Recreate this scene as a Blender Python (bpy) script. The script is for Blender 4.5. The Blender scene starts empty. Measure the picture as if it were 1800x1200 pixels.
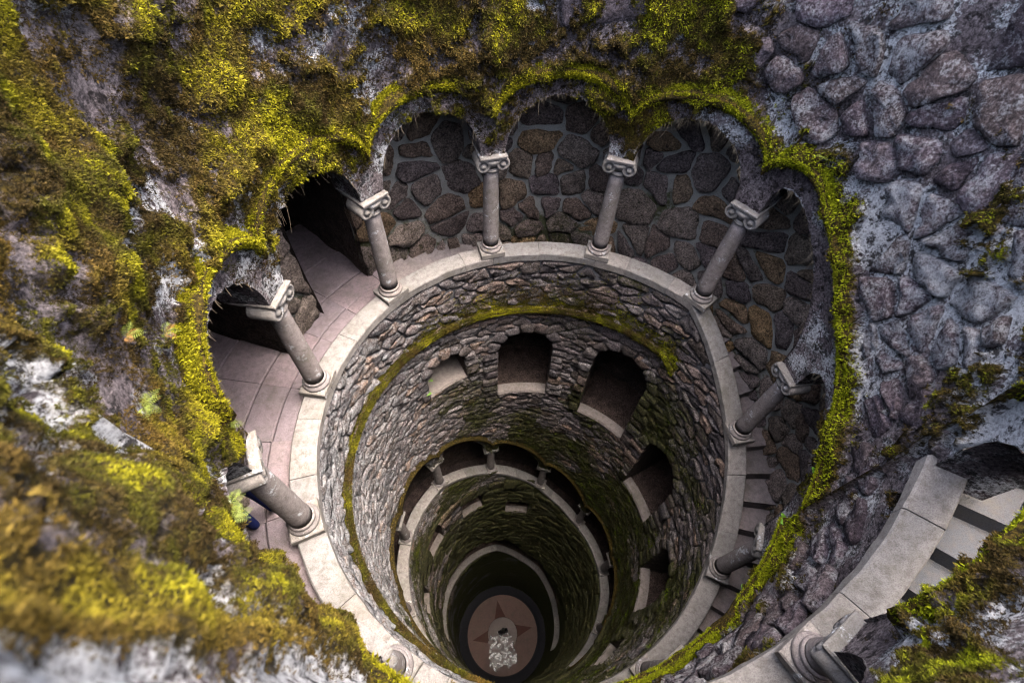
import bpy, math, random
import numpy as np
from mathutils import Matrix, Vector

random.seed(7)
rng = np.random.default_rng(7)
S = 2.5                      # metres per unit: the inner radius of the well's ledge is 1 unit
R2D = math.degrees
scene = bpy.context.scene
col = scene.collection

# ------------------------------------------------------------------ camera
CAM = np.array([-0.21, -0.945, 0.0])
PITCH, ROLL, FPX = math.radians(54.4725), math.radians(3.6239), 842.0
cam_d = bpy.data.cameras.new('camera')
cam = bpy.data.objects.new('camera', cam_d)
col.objects.link(cam)
scene.camera = cam
F_ = Vector((0, math.cos(PITCH), -math.sin(PITCH)))
U_ = Vector((0, math.sin(PITCH), math.cos(PITCH)))
X_ = Vector((1, 0, 0))
cr, sr = math.cos(ROLL), math.sin(ROLL)
xa = X_ * cr + U_ * sr
ya = U_ * cr - X_ * sr
cam.matrix_world = Matrix.Translation(Vector(CAM) * S) @ Matrix((xa, ya, -F_)).transposed().to_4x4()
cam_d.sensor_width = 36.0
cam_d.lens = FPX / 1800 * 36.0
cam_d.clip_start = 0.02
cam_d.clip_end = 500
cam_d.dof.use_dof = True
cam_d.dof.focus_distance = 5.6
cam_d.dof.aperture_fstop = 2.2

# ------------------------------------------------------------------ sky, sun, exposure
world = bpy.data.worlds.new('World')
scene.world = world
world.use_nodes = True
wn = world.node_tree
bg = wn.nodes['Background']
sky = wn.nodes.new('ShaderNodeTexSky')
sky.sky_type = 'NISHITA'
sky.sun_disc = False
SUN_EL, SUN_AZ = math.radians(78), math.radians(80)   # azimuth clockwise from +y (away from the camera)
sky.sun_elevation = SUN_EL
sky.sun_rotation = SUN_AZ
sky.air_density = 1.0
sky.dust_density = 8.0
sky.ozone_density = 1.0
wn.links.new(sky.outputs['Color'], bg.inputs['Color'])
bg.inputs['Strength'].default_value = 0.15
sun_d = bpy.data.lights.new('sun', 'SUN')
sun_d.energy = 1.0
sun_d.angle = math.radians(45)
sun_d.color = (1.0, 0.98, 0.95)
sun = bpy.data.objects.new('sun', sun_d)
col.objects.link(sun)
sdir = Vector((math.sin(SUN_AZ) * math.cos(SUN_EL), math.cos(SUN_AZ) * math.cos(SUN_EL), math.sin(SUN_EL)))
sun.rotation_euler = sdir.to_track_quat('Z', 'Y').to_euler()
sun.location = sdir * 40
scene.view_settings.view_transform = 'Standard'
scene.view_settings.look = 'None'
scene.view_settings.gamma = 1.0
scene.view_settings.exposure = 2.92
scene.render.engine = 'CYCLES'
scene.cycles.max_bounces = 5
scene.cycles.diffuse_bounces = 0
scene.cycles.glossy_bounces = 3
scene.cycles.use_denoising = True
scene.cycles.filter_width = 1.15

# ------------------------------------------------------------------ numeric helpers
def _h(ix, iy, iz, seed):
    n = (ix * 374761393 + iy * 668265263 + iz * 1274126177 + seed * 974634777) & 0xFFFFFFFF
    n = ((n ^ (n >> 13)) * 1274126177) & 0xFFFFFFFF
    n = ((n ^ (n >> 16)) * 2246822519) & 0xFFFFFFFF
    return ((n ^ (n >> 15)) & 0xFFFFFF) / float(0xFFFFFF)

def vnoise(p, seed=0):
    p = np.asarray(p, float)
    i = np.floor(p).astype(np.int64)
    f = p - i
    f = f * f * (3 - 2 * f)
    out = 0
    for dx in (0, 1):
        for dy in (0, 1):
            for dz in (0, 1):
                w = (f[:, 0] if dx else 1 - f[:, 0]) * (f[:, 1] if dy else 1 - f[:, 1]) * (f[:, 2] if dz else 1 - f[:, 2])
                out = out + w * _h(i[:, 0] + dx, i[:, 1] + dy, i[:, 2] + dz, seed)
    return out

def fbm(p, octv=4, seed=0, gain=0.5):
    p = np.asarray(p, float)
    a, t, o = 1.0, 0.0, 0
    for k in range(octv):
        o = o + a * vnoise(p * 2 ** k + 17.3 * k, seed + k)
        t += a
        a *= gain
    return o / t

def cyl(th, r, z):
    th = np.radians(th)
    return np.stack([r * np.sin(th), r * np.cos(th), z + 0 * th], -1)

def sstep(a, b, x):
    t = np.clip((np.asarray(x, float) - a) / (b - a), 0, 1)
    return t * t * (3 - 2 * t)

def project(P):
    """pixel (1800 wide) of points given in units, used only to rank stones by how large they show"""
    d = np.asarray(P, float) - CAM
    F = np.array(F_); X = np.array(xa); Y = np.array(ya)
    w = d @ F
    return np.stack([900 + FPX * (d @ X) / w, 600 - FPX * (d @ Y) / w], -1), w

# ------------------------------------------------------------------ object helpers
def mk(name, V, F, mat, parent=None, attrs=None, smooth=True, units=True):
    V = np.asarray(V, np.float32)
    me = bpy.data.meshes.new(name)
    me.vertices.add(len(V))
    me.vertices.foreach_set('co', (V * (S if units else 1)).ravel())
    if isinstance(F, np.ndarray):
        n, k = F.shape
        me.loops.add(n * k)
        me.loops.foreach_set('vertex_index', F.astype(np.int32).ravel())
        me.polygons.add(n)
        me.polygons.foreach_set('loop_start', np.arange(0, n * k, k, dtype=np.int32))
        me.polygons.foreach_set('loop_total', np.full(n, k, np.int32))
    else:
        lt = np.array([len(f) for f in F], np.int32)
        me.loops.add(int(lt.sum()))
        me.loops.foreach_set('vertex_index', np.concatenate([np.asarray(f, np.int32) for f in F]))
        me.polygons.add(len(F))
        me.polygons.foreach_set('loop_start', np.concatenate([[0], np.cumsum(lt)[:-1]]).astype(np.int32))
        me.polygons.foreach_set('loop_total', lt)
    n = len(me.polygons)
    me.polygons.foreach_set('use_smooth', np.full(n, bool(smooth)))
    for k, v in (attrs or {}).items():
        v = np.asarray(v, np.float32)
        if v.ndim == 2:
            if v.shape[1] == 3:
                v = np.concatenate([v, np.ones((len(v), 1), np.float32)], 1)
            a = me.attributes.new(k, 'FLOAT_COLOR', 'POINT')
            a.data.foreach_set('color', v.ravel())
        else:
            a = me.attributes.new(k, 'FLOAT', 'POINT')
            a.data.foreach_set('value', v)
    me.update(calc_edges=True)
    me.validate()
    if mat:
        me.materials.append(mat)
    o = bpy.data.objects.new(name, me)
    col.objects.link(o)
    if parent:
        attach(o, parent)
    return o

ROOT_LOC = {}
def attach(o, parent):
    o.parent = parent
    o.matrix_parent_inverse = Matrix.Translation(-Vector(ROOT_LOC.get(parent.name, (0, 0, 0))))

def tag(o, label=None, cat=None, group=None, kind=None):
    if label: o['label'] = label
    if cat: o['category'] = cat
    if group: o['group'] = group
    if kind: o['kind'] = kind
    elif cat: o['kind'] = 'thing'
    return o

def empty(name, loc=(0, 0, 0)):
    o = bpy.data.objects.new(name, None)
    o.empty_display_size = 0.2
    o.location = Vector(loc) * S
    ROOT_LOC[o.name] = tuple(o.location)
    col.objects.link(o)
    return o

class Acc:
    """collects patches into one mesh"""
    def __init__(s):
        s.V, s.F, s.A, s.n = [], [], {}, 0
    def add(s, V, F, **att):
        V = np.asarray(V, float)
        s.V.append(V)
        for f in F: s.F.append([int(i) + s.n for i in f])
        for k, v in att.items():
            s.A.setdefault(k, []).append(np.broadcast_to(np.asarray(v, float), (len(V),)))
        s.n += len(V)
    def build(s, name, mat, parent=None, smooth=True):
        return mk(name, np.concatenate(s.V), s.F, mat, parent, {k: np.concatenate(v) for k, v in s.A.items()}, smooth)

def gridF(nu, nv, off=0):
    i = np.arange(nu - 1)[:, None] * nv + np.arange(nv - 1)[None, :] + off
    return np.stack([i, i + 1, i + nv + 1, i + nv], -1).reshape(-1, 4)

def patch(t0, t1, zlo, zhi, dth=0.8, dz=0.03):
    """(theta, z) grid between two height curves"""
    nu = max(2, int(math.ceil(abs(t1 - t0) / dth)) + 1)
    th = np.linspace(t0, t1, nu)
    a, b = zlo(th) + 0 * th, zhi(th) + 0 * th
    nv = max(2, int(math.ceil(np.max(b - a) / dz)) + 1)
    v = np.linspace(0, 1, nv)
    z = a[:, None] + (b - a)[:, None] * v[None]
    return np.repeat(th, nv), z.ravel(), gridF(nu, nv)

# ------------------------------------------------------------------ materials
def nodes(name):
    m = bpy.data.materials.new(name)
    m.use_nodes = True
    nt = m.node_tree
    return m, nt, nt.nodes['Principled BSDF']

class G:
    def __init__(s, nt, scale=None):
        s.nt = nt
        s.tc = nt.nodes.new('ShaderNodeTexCoord').outputs['Object']
    def N(s, t, **kw):
        n = s.nt.nodes.new(t)
        for k, v in kw.items():
            if isinstance(v, bpy.types.NodeSocket): s.nt.links.new(v, n.inputs[k])
            elif k in n.inputs and not hasattr(n, k): n.inputs[k].default_value = v
            else:
                try: setattr(n, k, v)
                except Exception: n.inputs[k].default_value = v
        return n
    def link(s, a, b): s.nt.links.new(a, b)
    def noise(s, scale, detail=6, rough=0.6, vec=None, dist=0.0):
        n = s.nt.nodes.new('ShaderNodeTexNoise')
        n.inputs['Scale'].default_value = scale
        n.inputs['Detail'].default_value = detail
        n.inputs['Roughness'].default_value = rough
        n.inputs['Distortion'].default_value = dist
        s.link(vec or s.tc, n.inputs['Vector'])
        return n.outputs['Fac']
    def vor(s, scale, feature='F1', vec=None):
        n = s.nt.nodes.new('ShaderNodeTexVoronoi')
        n.feature = feature
        n.inputs['Scale'].default_value = scale
        s.link(vec or s.tc, n.inputs['Vector'])
        return n.outputs['Distance']
    def ramp(s, fac, stops, interp='LINEAR'):
        n = s.nt.nodes.new('ShaderNodeValToRGB')
        n.color_ramp.interpolation = interp
        e = n.color_ramp.elements
        while len(e) < len(stops): e.new(0.5)
        for k, (p, c) in enumerate(stops):
            e[k].position = p
            e[k].color = (c, c, c, 1) if isinstance(c, (int, float)) else (*c, 1)
        s.link(fac, n.inputs['Fac'])
        return n.outputs['Color']
    def mix(s, fac, a, b, mode='MIX'):
        n = s.nt.nodes.new('ShaderNodeMix')
        n.data_type = 'RGBA'
        n.blend_type = mode
        for sock, v in ((n.inputs[0], fac), (n.inputs[6], a), (n.inputs[7], b)):
            if isinstance(v, bpy.types.NodeSocket): s.link(v, sock)
            elif isinstance(v, (int, float)): sock.default_value = v if sock.type == 'VALUE' else (v, v, v, 1)
            else: sock.default_value = (*v, 1)
        return n.outputs[2]
    def math(s, op, a, b=0.0, clamp=False):
        n = s.nt.nodes.new('ShaderNodeMath')
        n.operation = op
        n.use_clamp = clamp
        for sock, v in ((n.inputs[0], a), (n.inputs[1], b)):
            if isinstance(v, bpy.types.NodeSocket): s.link(v, sock)
            else: sock.default_value = v
        return n.outputs[0]
    def attr(s, name, out='Fac'):
        n = s.nt.nodes.new('ShaderNodeAttribute')
        n.attribute_name = name
        return n.outputs[out]
    def bump(s, h, strength=0.6, dist=0.02, normal=None):
        n = s.nt.nodes.new('ShaderNodeBump')
        n.inputs['Strength'].default_value = strength
        n.inputs['Distance'].default_value = dist
        s.link(h, n.inputs['Height'])
        if normal: s.link(normal, n.inputs['Normal'])
        return n.outputs['Normal']
    def rand_vec(s):
        o = s.nt.nodes.new('ShaderNodeObjectInfo')
        c = s.nt.nodes.new('ShaderNodeCombineXYZ')
        m = s.math('MULTIPLY', o.outputs['Random'], 37.0)
        for i in range(3): s.link(m, c.inputs[i])
        a = s.nt.nodes.new('ShaderNodeVectorMath')
        s.link(s.tc, a.inputs[0]); s.link(c.outputs[0], a.inputs[1])
        return a.outputs[0], o.outputs['Random']

def fin(g, b, colr, normal=None, rough=0.9, spec=0.25):
    g.link(colr, b.inputs['Base Color'])
    if normal: g.link(normal, b.inputs['Normal'])
    if isinstance(rough, bpy.types.NodeSocket): g.link(rough, b.inputs['Roughness'])
    else: b.inputs['Roughness'].default_value = rough
    b.inputs['Specular IOR Level'].default_value = spec

def m_wall():
    """bare rock face and lime mortar, with lichen; attribute moss = share of moss, lichen = pale crust"""
    m, nt, b = nodes('mossy_rock'); g = G(nt)
    n1, n2, n3 = g.noise(3.2, 8, 0.65), g.noise(11, 12, 0.78), g.noise(42, 8, 0.78)
    nl = g.noise(5.5, 12, 0.74)
    c = g.ramp(n1, [(0.3, (0.10, 0.078, 0.085)), (0.5, (0.2, 0.165, 0.17)), (0.7, (0.33, 0.28, 0.28))])
    c = g.mix(1.0, c, g.ramp(n3, [(0.38, 0.22), (0.5, 0.9), (0.62, 1.9)]), 'MULTIPLY')
    lich = g.math('ADD', g.attr('lichen'), g.math('MULTIPLY', g.math('SUBTRACT', nl, 0.5), 3.2))
    lich = g.math('ADD', lich, g.math('MULTIPLY', g.math('SUBTRACT', n3, 0.5), 1.3))
    c = g.mix(g.ramp(lich, [(0.48, 0.0), (0.66, 1.0)]), c, g.ramp(n3, [(0.38, (0.36, 0.35, 0.36)), (0.55, (0.84, 0.84, 0.85))]))
    c = g.mix(g.ramp(n2, [(0.51, 0.0), (0.57, 0.94)]), c, (0.018, 0.014, 0.014))
    ms = g.math('ADD', g.attr('moss'), g.math('MULTIPLY', g.math('SUBTRACT', n2, 0.5), 1.2))
    mc = g.ramp(n3, [(0.38, (0.008, 0.006, 0.003)), (0.5, (0.05, 0.036, 0.008)), (0.62, (0.17, 0.115, 0.02))])
    c = g.mix(g.ramp(ms, [(0.42, 0.0), (0.58, 1.0)]), c, mc)
    h = g.math('ADD', g.math('MULTIPLY', n2, -1.0), g.math('MULTIPLY', n3, 0.5))
    fin(g, b, c, g.bump(h, 1.0, 0.09), 0.92, 0.15)
    return m

def m_stone(name, base, spread, lichen=0.5, lcol=(0.6, 0.6, 0.64), green=True, spec=0.2, big=1.0):
    """one field stone: tint from attribute rnd, dark pits, pale lichen, algae from attribute moss"""
    m, nt, b = nodes(name); g = G(nt)
    rnd = g.attr('rnd')
    c = g.ramp(rnd, [(k / (len(base) - 1), v) for k, v in enumerate(base)])
    n1, n2, n3 = g.noise(6 * big, 6, 0.65), g.noise(14 * big, 12, 0.8), g.noise(42 * big, 8, 0.78)
    c = g.mix(1.0, c, g.ramp(n1, [(0.3, 0.55), (0.7, 1.45)]), 'MULTIPLY')
    c = g.mix(1.0, c, g.ramp(n3, [(0.38, 0.28), (0.5, 0.95), (0.62, 2.0)]), 'MULTIPLY')
    c = g.mix(g.ramp(n2, [(0.55, 0.0), (0.62, 0.88)]), c, tuple(x * 0.2 for x in base[0]))
    lv = g.math('ADD', g.math('MULTIPLY', g.noise(8 * big, 10, 0.8), 0.62), g.math('MULTIPLY', n3, 0.45))
    lv = g.math('ADD', lv, g.math('MULTIPLY', g.math('SUBTRACT', g.attr('lichen'), 0.4), 0.16))
    lm = g.ramp(lv, [(0.60 - 0.1 * lichen, 0.0), (0.72 - 0.1 * lichen, 0.85)])
    c = g.mix(lm, c, g.mix(1.0, lcol, g.ramp(g.noise(150 * big, 3), [(0.35, 0.5), (0.6, 1.1)]), 'MULTIPLY'))
    if green:
        ms = g.math('ADD', g.attr('moss'), g.math('MULTIPLY', g.math('SUBTRACT', n2, 0.5), 1.3))
        mc = g.ramp(n3, [(0.38, (0.01, 0.012, 0.004)), (0.5, (0.045, 0.048, 0.012)), (0.64, (0.13, 0.12, 0.028))])
        c = g.mix(g.ramp(ms, [(0.4, 0.0), (0.62, 0.92)]), c, mc)
    h = g.math('ADD', g.math('MULTIPLY', n2, -1.0), g.math('MULTIPLY', n3, 0.5))
    fin(g, b, c, g.bump(h, 1.0, 0.08), 0.85, spec)
    return m

def m_mortar(name, c0, c1, green=True):
    m, nt, b = nodes(name); g = G(nt)
    n2, n3 = g.noise(14, 8, 0.7), g.noise(80, 4, 0.7)
    c = g.mix(n2, c0, c1)
    c = g.mix(g.ramp(n3, [(0.5, 0.0), (0.7, 0.6)]), c, tuple(x * 0.3 for x in c0))
    if green:
        ms = g.math('ADD', g.attr('moss'), g.math('MULTIPLY', g.math('SUBTRACT', n2, 0.5), 1.1))
        c = g.mix(g.ramp(ms, [(0.4, 0.0), (0.65, 0.9)]), c, g.ramp(n3, [(0.3, (0.02, 0.025, 0.006)), (0.7, (0.1, 0.1, 0.02))]))
    fin(g, b, c, g.bump(g.math('ADD', n2, n3), 0.8, 0.03), 0.92, 0.15)
    return m

def m_granite(name, c0, c1, lichen=0.0, dirt=0.4, perobj=False):
    m, nt, b = nodes(name); g = G(nt)
    vec, rnd = g.rand_vec() if perobj else (g.tc, None)
    n1, n2, n3 = g.noise(3, 8, 0.7, vec), g.noise(17, 10, 0.75, vec), g.noise(120, 3, 0.6, vec)
    c = g.mix(n1, c0, c1)
    if rnd is not None:
        c = g.mix(0.6, c, g.ramp(rnd, [(0, (0.78, 0.78, 0.8)), (0.5, (1.0, 0.97, 0.93)), (1, (1.15, 1.05, 1.0))]), 'MULTIPLY')
    c = g.mix(g.ramp(n3, [(0.45, 0.0), (0.68, 0.55)]), c, tuple(x * 0.4 for x in c0))
    c = g.mix(g.math('MULTIPLY', g.ramp(n2, [(0.45, 0.0), (0.66, 1.0)]), dirt), c, (0.10, 0.085, 0.075))
    c = g.mix(g.math('MULTIPLY', g.ramp(g.noise(2.2, 9, 0.75, vec), [(0.5, 0.0), (0.68, 1.0)]), dirt * 0.9), c, (0.11, 0.1, 0.075))
    if lichen:
        lv = g.noise(8, 12, 0.8, vec)
        c = g.mix(g.ramp(lv, [(0.66 - 0.2 * lichen, 0.0), (0.72 - 0.2 * lichen, 0.9)]), c, (0.62, 0.64, 0.66))
    fin(g, b, c, g.bump(g.math('ADD', n2, n3), 0.5, 0.012), 0.8, 0.25)
    return m

def m_moss():
    m, nt, b = nodes('moss_tufts'); g = G(nt)
    c = g.attr('col', 'Color')
    b.inputs['Roughness'].default_value = 0.8
    b.inputs['Specular IOR Level'].default_value = 0.15
    g.link(c, b.inputs['Base Color'])
    tr = nt.nodes.new('ShaderNodeBsdfTranslucent')
    g.link(c, tr.inputs['Color'])
    mx = nt.nodes.new('ShaderNodeMixShader')
    mx.inputs[0].default_value = 0.3
    g.link(b.outputs[0], mx.inputs[1]); g.link(tr.outputs[0], mx.inputs[2])
    g.link(mx.outputs[0], nt.nodes['Material Output'].inputs['Surface'])
    return m

def m_plain(name, c, rough=0.8, spec=0.3, var=0.25, scale=25):
    m, nt, b = nodes(name); g = G(nt)
    n = g.noise(scale, 5, 0.6)
    cc = g.mix(n, tuple(x * (1 - var) for x in c), tuple(min(1, x * (1 + var)) for x in c))
    fin(g, b, cc, g.bump(n, 0.3, 0.01), rough, spec)
    return m

M = {}
M['wall'] = m_wall()
M['stone'] = m_stone('purple_grey_fieldstone', [(0.085, 0.062, 0.07), (0.17, 0.13, 0.15), (0.13, 0.098, 0.095), (0.22, 0.175, 0.19)], 0.2, 0.5, (0.74, 0.74, 0.75))
M['shaft'] = m_stone('grey_rubble_stone', [(0.075, 0.066, 0.068), (0.18, 0.15, 0.15), (0.28, 0.195, 0.15), (0.12, 0.105, 0.11), (0.24, 0.2, 0.195), (0.1, 0.08, 0.07), (0.3, 0.265, 0.26), (0.15, 0.122, 0.125)], 0.2, 0.35, (0.5, 0.51, 0.53))
M['brown'] = m_stone('brown_fieldstone', [(0.18, 0.138, 0.125), (0.3, 0.21, 0.15), (0.22, 0.175, 0.175), (0.4, 0.255, 0.125), (0.26, 0.21, 0.175), (0.36, 0.28, 0.23), (0.18, 0.145, 0.145), (0.32, 0.25, 0.19)], 0.2, -0.2, (0.48, 0.45, 0.4))
M['recess'] = m_stone('shade_toned_rock', [(0.07, 0.05, 0.045), (0.12, 0.085, 0.07), (0.09, 0.075, 0.07), (0.16, 0.11, 0.09)], 0.2, -0.1, (0.3, 0.24, 0.22))  # albedo lowered to paint interior shade into recesses, tunnels and passages
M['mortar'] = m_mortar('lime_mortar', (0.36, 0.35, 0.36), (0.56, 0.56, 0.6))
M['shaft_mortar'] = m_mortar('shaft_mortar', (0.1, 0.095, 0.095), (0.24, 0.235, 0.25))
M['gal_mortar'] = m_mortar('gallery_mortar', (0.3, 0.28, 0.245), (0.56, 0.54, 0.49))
M['ledge'] = m_granite('pale_granite', (0.18, 0.17, 0.163), (0.36, 0.343, 0.33), 0.0, 0.75, True)
M['column'] = m_granite('weathered_column_granite', (0.2, 0.175, 0.17), (0.36, 0.325, 0.32), 0.45, 0.7, True)
M['cap'] = m_granite('lichened_capital_granite', (0.2, 0.185, 0.17), (0.34, 0.32, 0.3), 0.45, 0.7, True)
M['paver'] = m_granite('worn_paving_stone', (0.2, 0.15, 0.16), (0.35, 0.295, 0.315), 0.0, 0.6, True)
M['step'] = m_granite('worn_step_stone', (0.22, 0.18, 0.175), (0.37, 0.325, 0.32), 0.0, 0.6, True)
M['step_pale'] = m_granite('pale_step_stone', (0.055, 0.06, 0.07), (0.11, 0.115, 0.13), 0.0, 0.6, True)
M['sill'] = m_granite('stained_sill_stone', (0.18, 0.15, 0.135), (0.3, 0.26, 0.235), 0.0, 0.8)
M['hood'] = M['wall']
M['moss'] = m_moss()
M['dark'] = m_plain('tunnel_rock', (0.07, 0.06, 0.05))

# ------------------------------------------------------------------ the shape of the well
BAY = 360 / 11
SCOL = [-249.0 + BAY * k for k in range(14)]            # column angles of the top arcade, unwound down the spiral
def LA(s): return np.interp(s, [-300, -249, -181, 45, 111, 150, 178], [-0.6, -1.15, -1.86, -1.87, -2.80, -3.2, -3.5])
def LB(t): return np.interp(t, [-170, -100, -70, -52, -35, -9, 9, 22, 43, 90, 111, 144, 180], [-4.5, -4.55, -4.64, -4.71, -4.95, -5.3, -5.58, -5.85, -6.1, -6.15, -6.32, -6.7, -7])
def LD(t): return np.interp(t, [-180, -46, -14, 12, 34, 50, 75, 180], [-8.9, -8.97, -9.03, -9.78, -10.1, -10.5, -11, -11.5])
ZF = -13.0
TOP = -0.15
RW, RB = 1.02, 1.10          # front and back face of the arcade wall
RA = 1.175                   # back face of the arches
RG = 1.31                    # back wall of the gallery
CH = 0.62                    # column height
DEL = 3.2                    # half abacus, degrees
def capz(k):
    s = SCOL[k]
    if k == 0: return LA(s) + 0.06
    if k == 1: return LA(s) + 0.24
    return LA(s) + CH
def bay_u(k, s): return np.clip((s - (SCOL[k] + DEL)) / (BAY - 2 * DEL), 0, 1)
def arch(k, s):
    u = bay_u(k, s)
    h, q = (0.255, 2.0) if k < 9 else (0.28, 2.5) if k < 11 else (0.09, 2.5)
    return capz(k) + (capz(k + 1) - capz(k)) * u + h * np.maximum(1 - np.abs(2 * u - 1) ** q, 0) ** (1 / q)
def hoodc(k, s):
    u = np.clip((s - SCOL[k]) / BAY, 0, 1)
    b = capz(k) + (capz(k + 1) - capz(k)) * u
    if k < 9: return b + 0.19 + 0.165 * np.sqrt(np.maximum(1 - (2 * u - 1) ** 2, 0))
    w = sstep(0.0, 0.4, u) if k == 9 else 1.0
    return b + 0.19 + 0.165 * np.sqrt(np.maximum(1 - (2 * u - 1) ** 2, 0)) * (1 - w) + w * ((0.22 if k < 11 else 0.06) + 0.015 * np.sin(u * 3.14))
def hood_any(s):
    s = np.maximum(np.asarray(s, float), SCOL[0]); o = np.full(s.shape, -9.0)
    for k in range(13):
        m_ = (s >= SCOL[k]) & (s <= SCOL[k + 1])
        o[m_] = hoodc(k, s[m_])
    return o
def wtop(s):
    s = np.asarray(s, float)
    return np.where(s - 360 >= -249.0 + 0.05, LA(s - 360) - 0.065, TOP + 0 * s)

# moss cover of the upper wall
def moss_bias(s, z):
    th = ((np.asarray(s, float) + 180) % 360) - 180
    b = np.interp(th, [-180, -150, -120, -90, -50, 0, 25, 45, 62, 85, 110, 122, 135, 150, 180],
                  [-.7, .3, .28, .12, .12, .16, .12, -.02, -.2, -.34, -.4, -.3, .1, .2, .14])
    b = np.where(th < -150, .3 - 1.1 * sstep(-155, -160, th), b)
    b = b + 0.08 * sstep(-75, -55, th) * sstep(50, 25, th)
    b = b - 0.9 * np.exp(-((th + 132.6 + 2.2 * (z + 0.5)) / 0.42) ** 2)          # bare vertical ridge on the near wall
    b = b - 0.5 * np.exp(-((th + 151.5) / 1.2) ** 2) * sstep(-.4, -.3, z)
    return b
def moss_m(s, z):
    P = cyl(s, 1.0, z)
    low = np.asarray(s) > 100
    n = 0.46 * fbm(P * 3.4, 4, 3, 0.6) + 0.3 * fbm(P * 10, 3, 13, 0.6) + 0.24 * fbm(P * 34, 3, 23, 0.6)
    hz = hood_any(s)
    near = np.exp(-((z - hz - 0.01) / 0.04) ** 2) * 0.3
    near = near + 0.9 * np.exp(-((z - hz - 0.045) / 0.085) ** 2) * sstep(44, 56, np.asarray(s, float)) * sstep(150, 110, np.asarray(s, float))
    b = moss_bias(s, z)
    b = np.where(np.asarray(s) > 100, -0.22, b)
    under = sstep(0.0, 0.06, hz - z)          # face between hood and arch
    b = np.where(under > 0.5, np.interp(((np.asarray(s)+180)%360)-180, [-180, -100, -75, -45, 20, 40, 180], [0.1, -.15, -.02, .12, .10, -.25, -.25]), b)
    return 0.36 + (n - 0.5) * 4.4 + b + near
def lichen_m(s, z):
    P = cyl(s, 1.0, z)
    th = ((np.asarray(s, float) + 180) % 360) - 180
    return 0.36 + (fbm(P * 4.1 + 9, 4, 21) - 0.5) * 1.7 + np.interp(th, [-180, -150, -100, -20, 50, 90, 125, 180], [.34, .06, -.02, -.02, .12, .24, .3, .15]) + 0.6 * np.exp(-((th + 132.6 + 2.2 * (z + 0.5)) / 0.5) ** 2) + 0.35 * (th < -156) - 0.3 * sstep(0.0, 0.05, hood_any(s) - z) * (np.asarray(s) > 40) + 0.8 * sstep(106, 112, th) * sstep(130, 122, th) * sstep(-1.15, -1.05, z)
def wall_r(s, z, mm=None):
    P = cyl(s, 1.0, z)
    bare = sstep(0.0, -0.15, moss_bias(s, z))
    d = ((fbm(P * 5, 5, 11) - 0.5) * 0.085 + (fbm(P * 2.0, 2, 31) - 0.5) * 0.06) * (1 - 0.7 * bare)
    if mm is None: mm = moss_m(s, z)
    mo = sstep(0.42, 0.75, mm)
    d = d + mo * (0.010 + 0.034 * sstep(0.3, 0.8, fbm(P * 11, 2, 5)) + 0.012 * vnoise(P * 38, 6))
    th = ((np.asarray(s, float) + 180) % 360) - 180
    d = d + 0.02 * np.exp(-((th + 132.6 + 2.2 * (z + 0.5)) / 0.45) ** 2) - 0.011 * sstep(-119, -127, np.asarray(s, float)) * (np.asarray(s) > -200)
    edge = sstep(0.0, 0.1, z - hood_any(s) + 0.16)      # flatter towards the arches
    edge = np.maximum(edge, sstep(-236, -246, np.asarray(s, float)))
    return RW - d * (0.35 + 0.65 * edge)

# ------------------------------------------------------------------ ground round the mouth of the well
th = np.linspace(0, 360, 91)
rin = np.where((th > 92) & (th < 168), 1.62, 1.10)
V = np.concatenate([cyl(th, rin, -0.16), cyl(th, np.maximum(rin, 1.6) + 0.05, -0.2 + 0.03 * np.sin(np.radians(th * 5))), cyl(th, 4, -0.3), cyl(th, 40, -0.6), cyl(th, 400, -0.8)])
F = np.concatenate([gridF(5, 91)])
gr = mk('ground', V, F, m_plain('leafy_earth', (0.075, 0.065, 0.03), 0.95, 0.1, 0.5, 6))
tag(gr, kind='structure')

# ------------------------------------------------------------------ upper wall
upper = tag(empty('upper_wall', (0, 0, TOP)), 'thick granite wall above the top arcade, moss covered and lichen spotted', 'wall')
acc = Acc()
for k in range(13):
    s0, s1 = SCOL[k], SCOL[k + 1]
    for (a, b, lo) in ((s0 - (1.5 if k == 0 else 0), s0 + DEL, lambda t, k=k: (capz(k) if k else LA(SCOL[0]) - 0.075) + 0 * t), (s0 + DEL, s1 - DEL, lambda t, k=k: arch(k, t)), (s1 - DEL, s1, lambda t, k=k: capz(k + 1) + 0 * t)):
        t, z, f = patch(a, b, lo, lambda t: wtop(t), 0.45, 0.014)
        mm = moss_m(t, z)
        acc.add(cyl(t, wall_r(t, z, mm), z), f, moss=np.clip(mm - 0.08, 0, 1), lichen=lichen_m(t, z))
# closing cheek of the wall where the upper gallery begins
acc.build('masonry', M['wall'], upper)
acc = Acc()
for k in range(13):
    # soffit and back face
    s0, s1 = SCOL[k] + DEL, SCOL[k + 1] - DEL
    t = np.linspace(s0, s1, 41); z = arch(k, t)
    rr = np.linspace(RW - 0.008, RA, 5)
    Vv = np.concatenate([cyl(t, r, z + 0.004 * np.sin(t * 3)) for r in rr])
    acc.add(Vv, gridF(5, 41), moss=0.1, lichen=0.45)
    for e, kk in ((SCOL[k], k), (SCOL[k + 1] - DEL, k + 1)):
        t = np.linspace(e, e + DEL, 4); rr = np.linspace(RW, RA, 3)
        acc.add(np.concatenate([cyl(t, r, capz(kk) + 0 * t) for r in rr]), gridF(3, 4), moss=0.1, lichen=0.4)
    t, z, f = patch(SCOL[k], SCOL[k + 1], lambda t, k=k: arch(k, t), lambda t: np.maximum(np.where(t < -194.5, TOP, LA(t) + 0.96), arch(k, t) + .02), 0.9, 0.1)
    acc.add(cyl(t, RA, z), f, moss=0.0, lichen=0.3)
zz = np.linspace(LA(-245.8) - 0.06, capz(0) + 0.01, 4)
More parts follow.
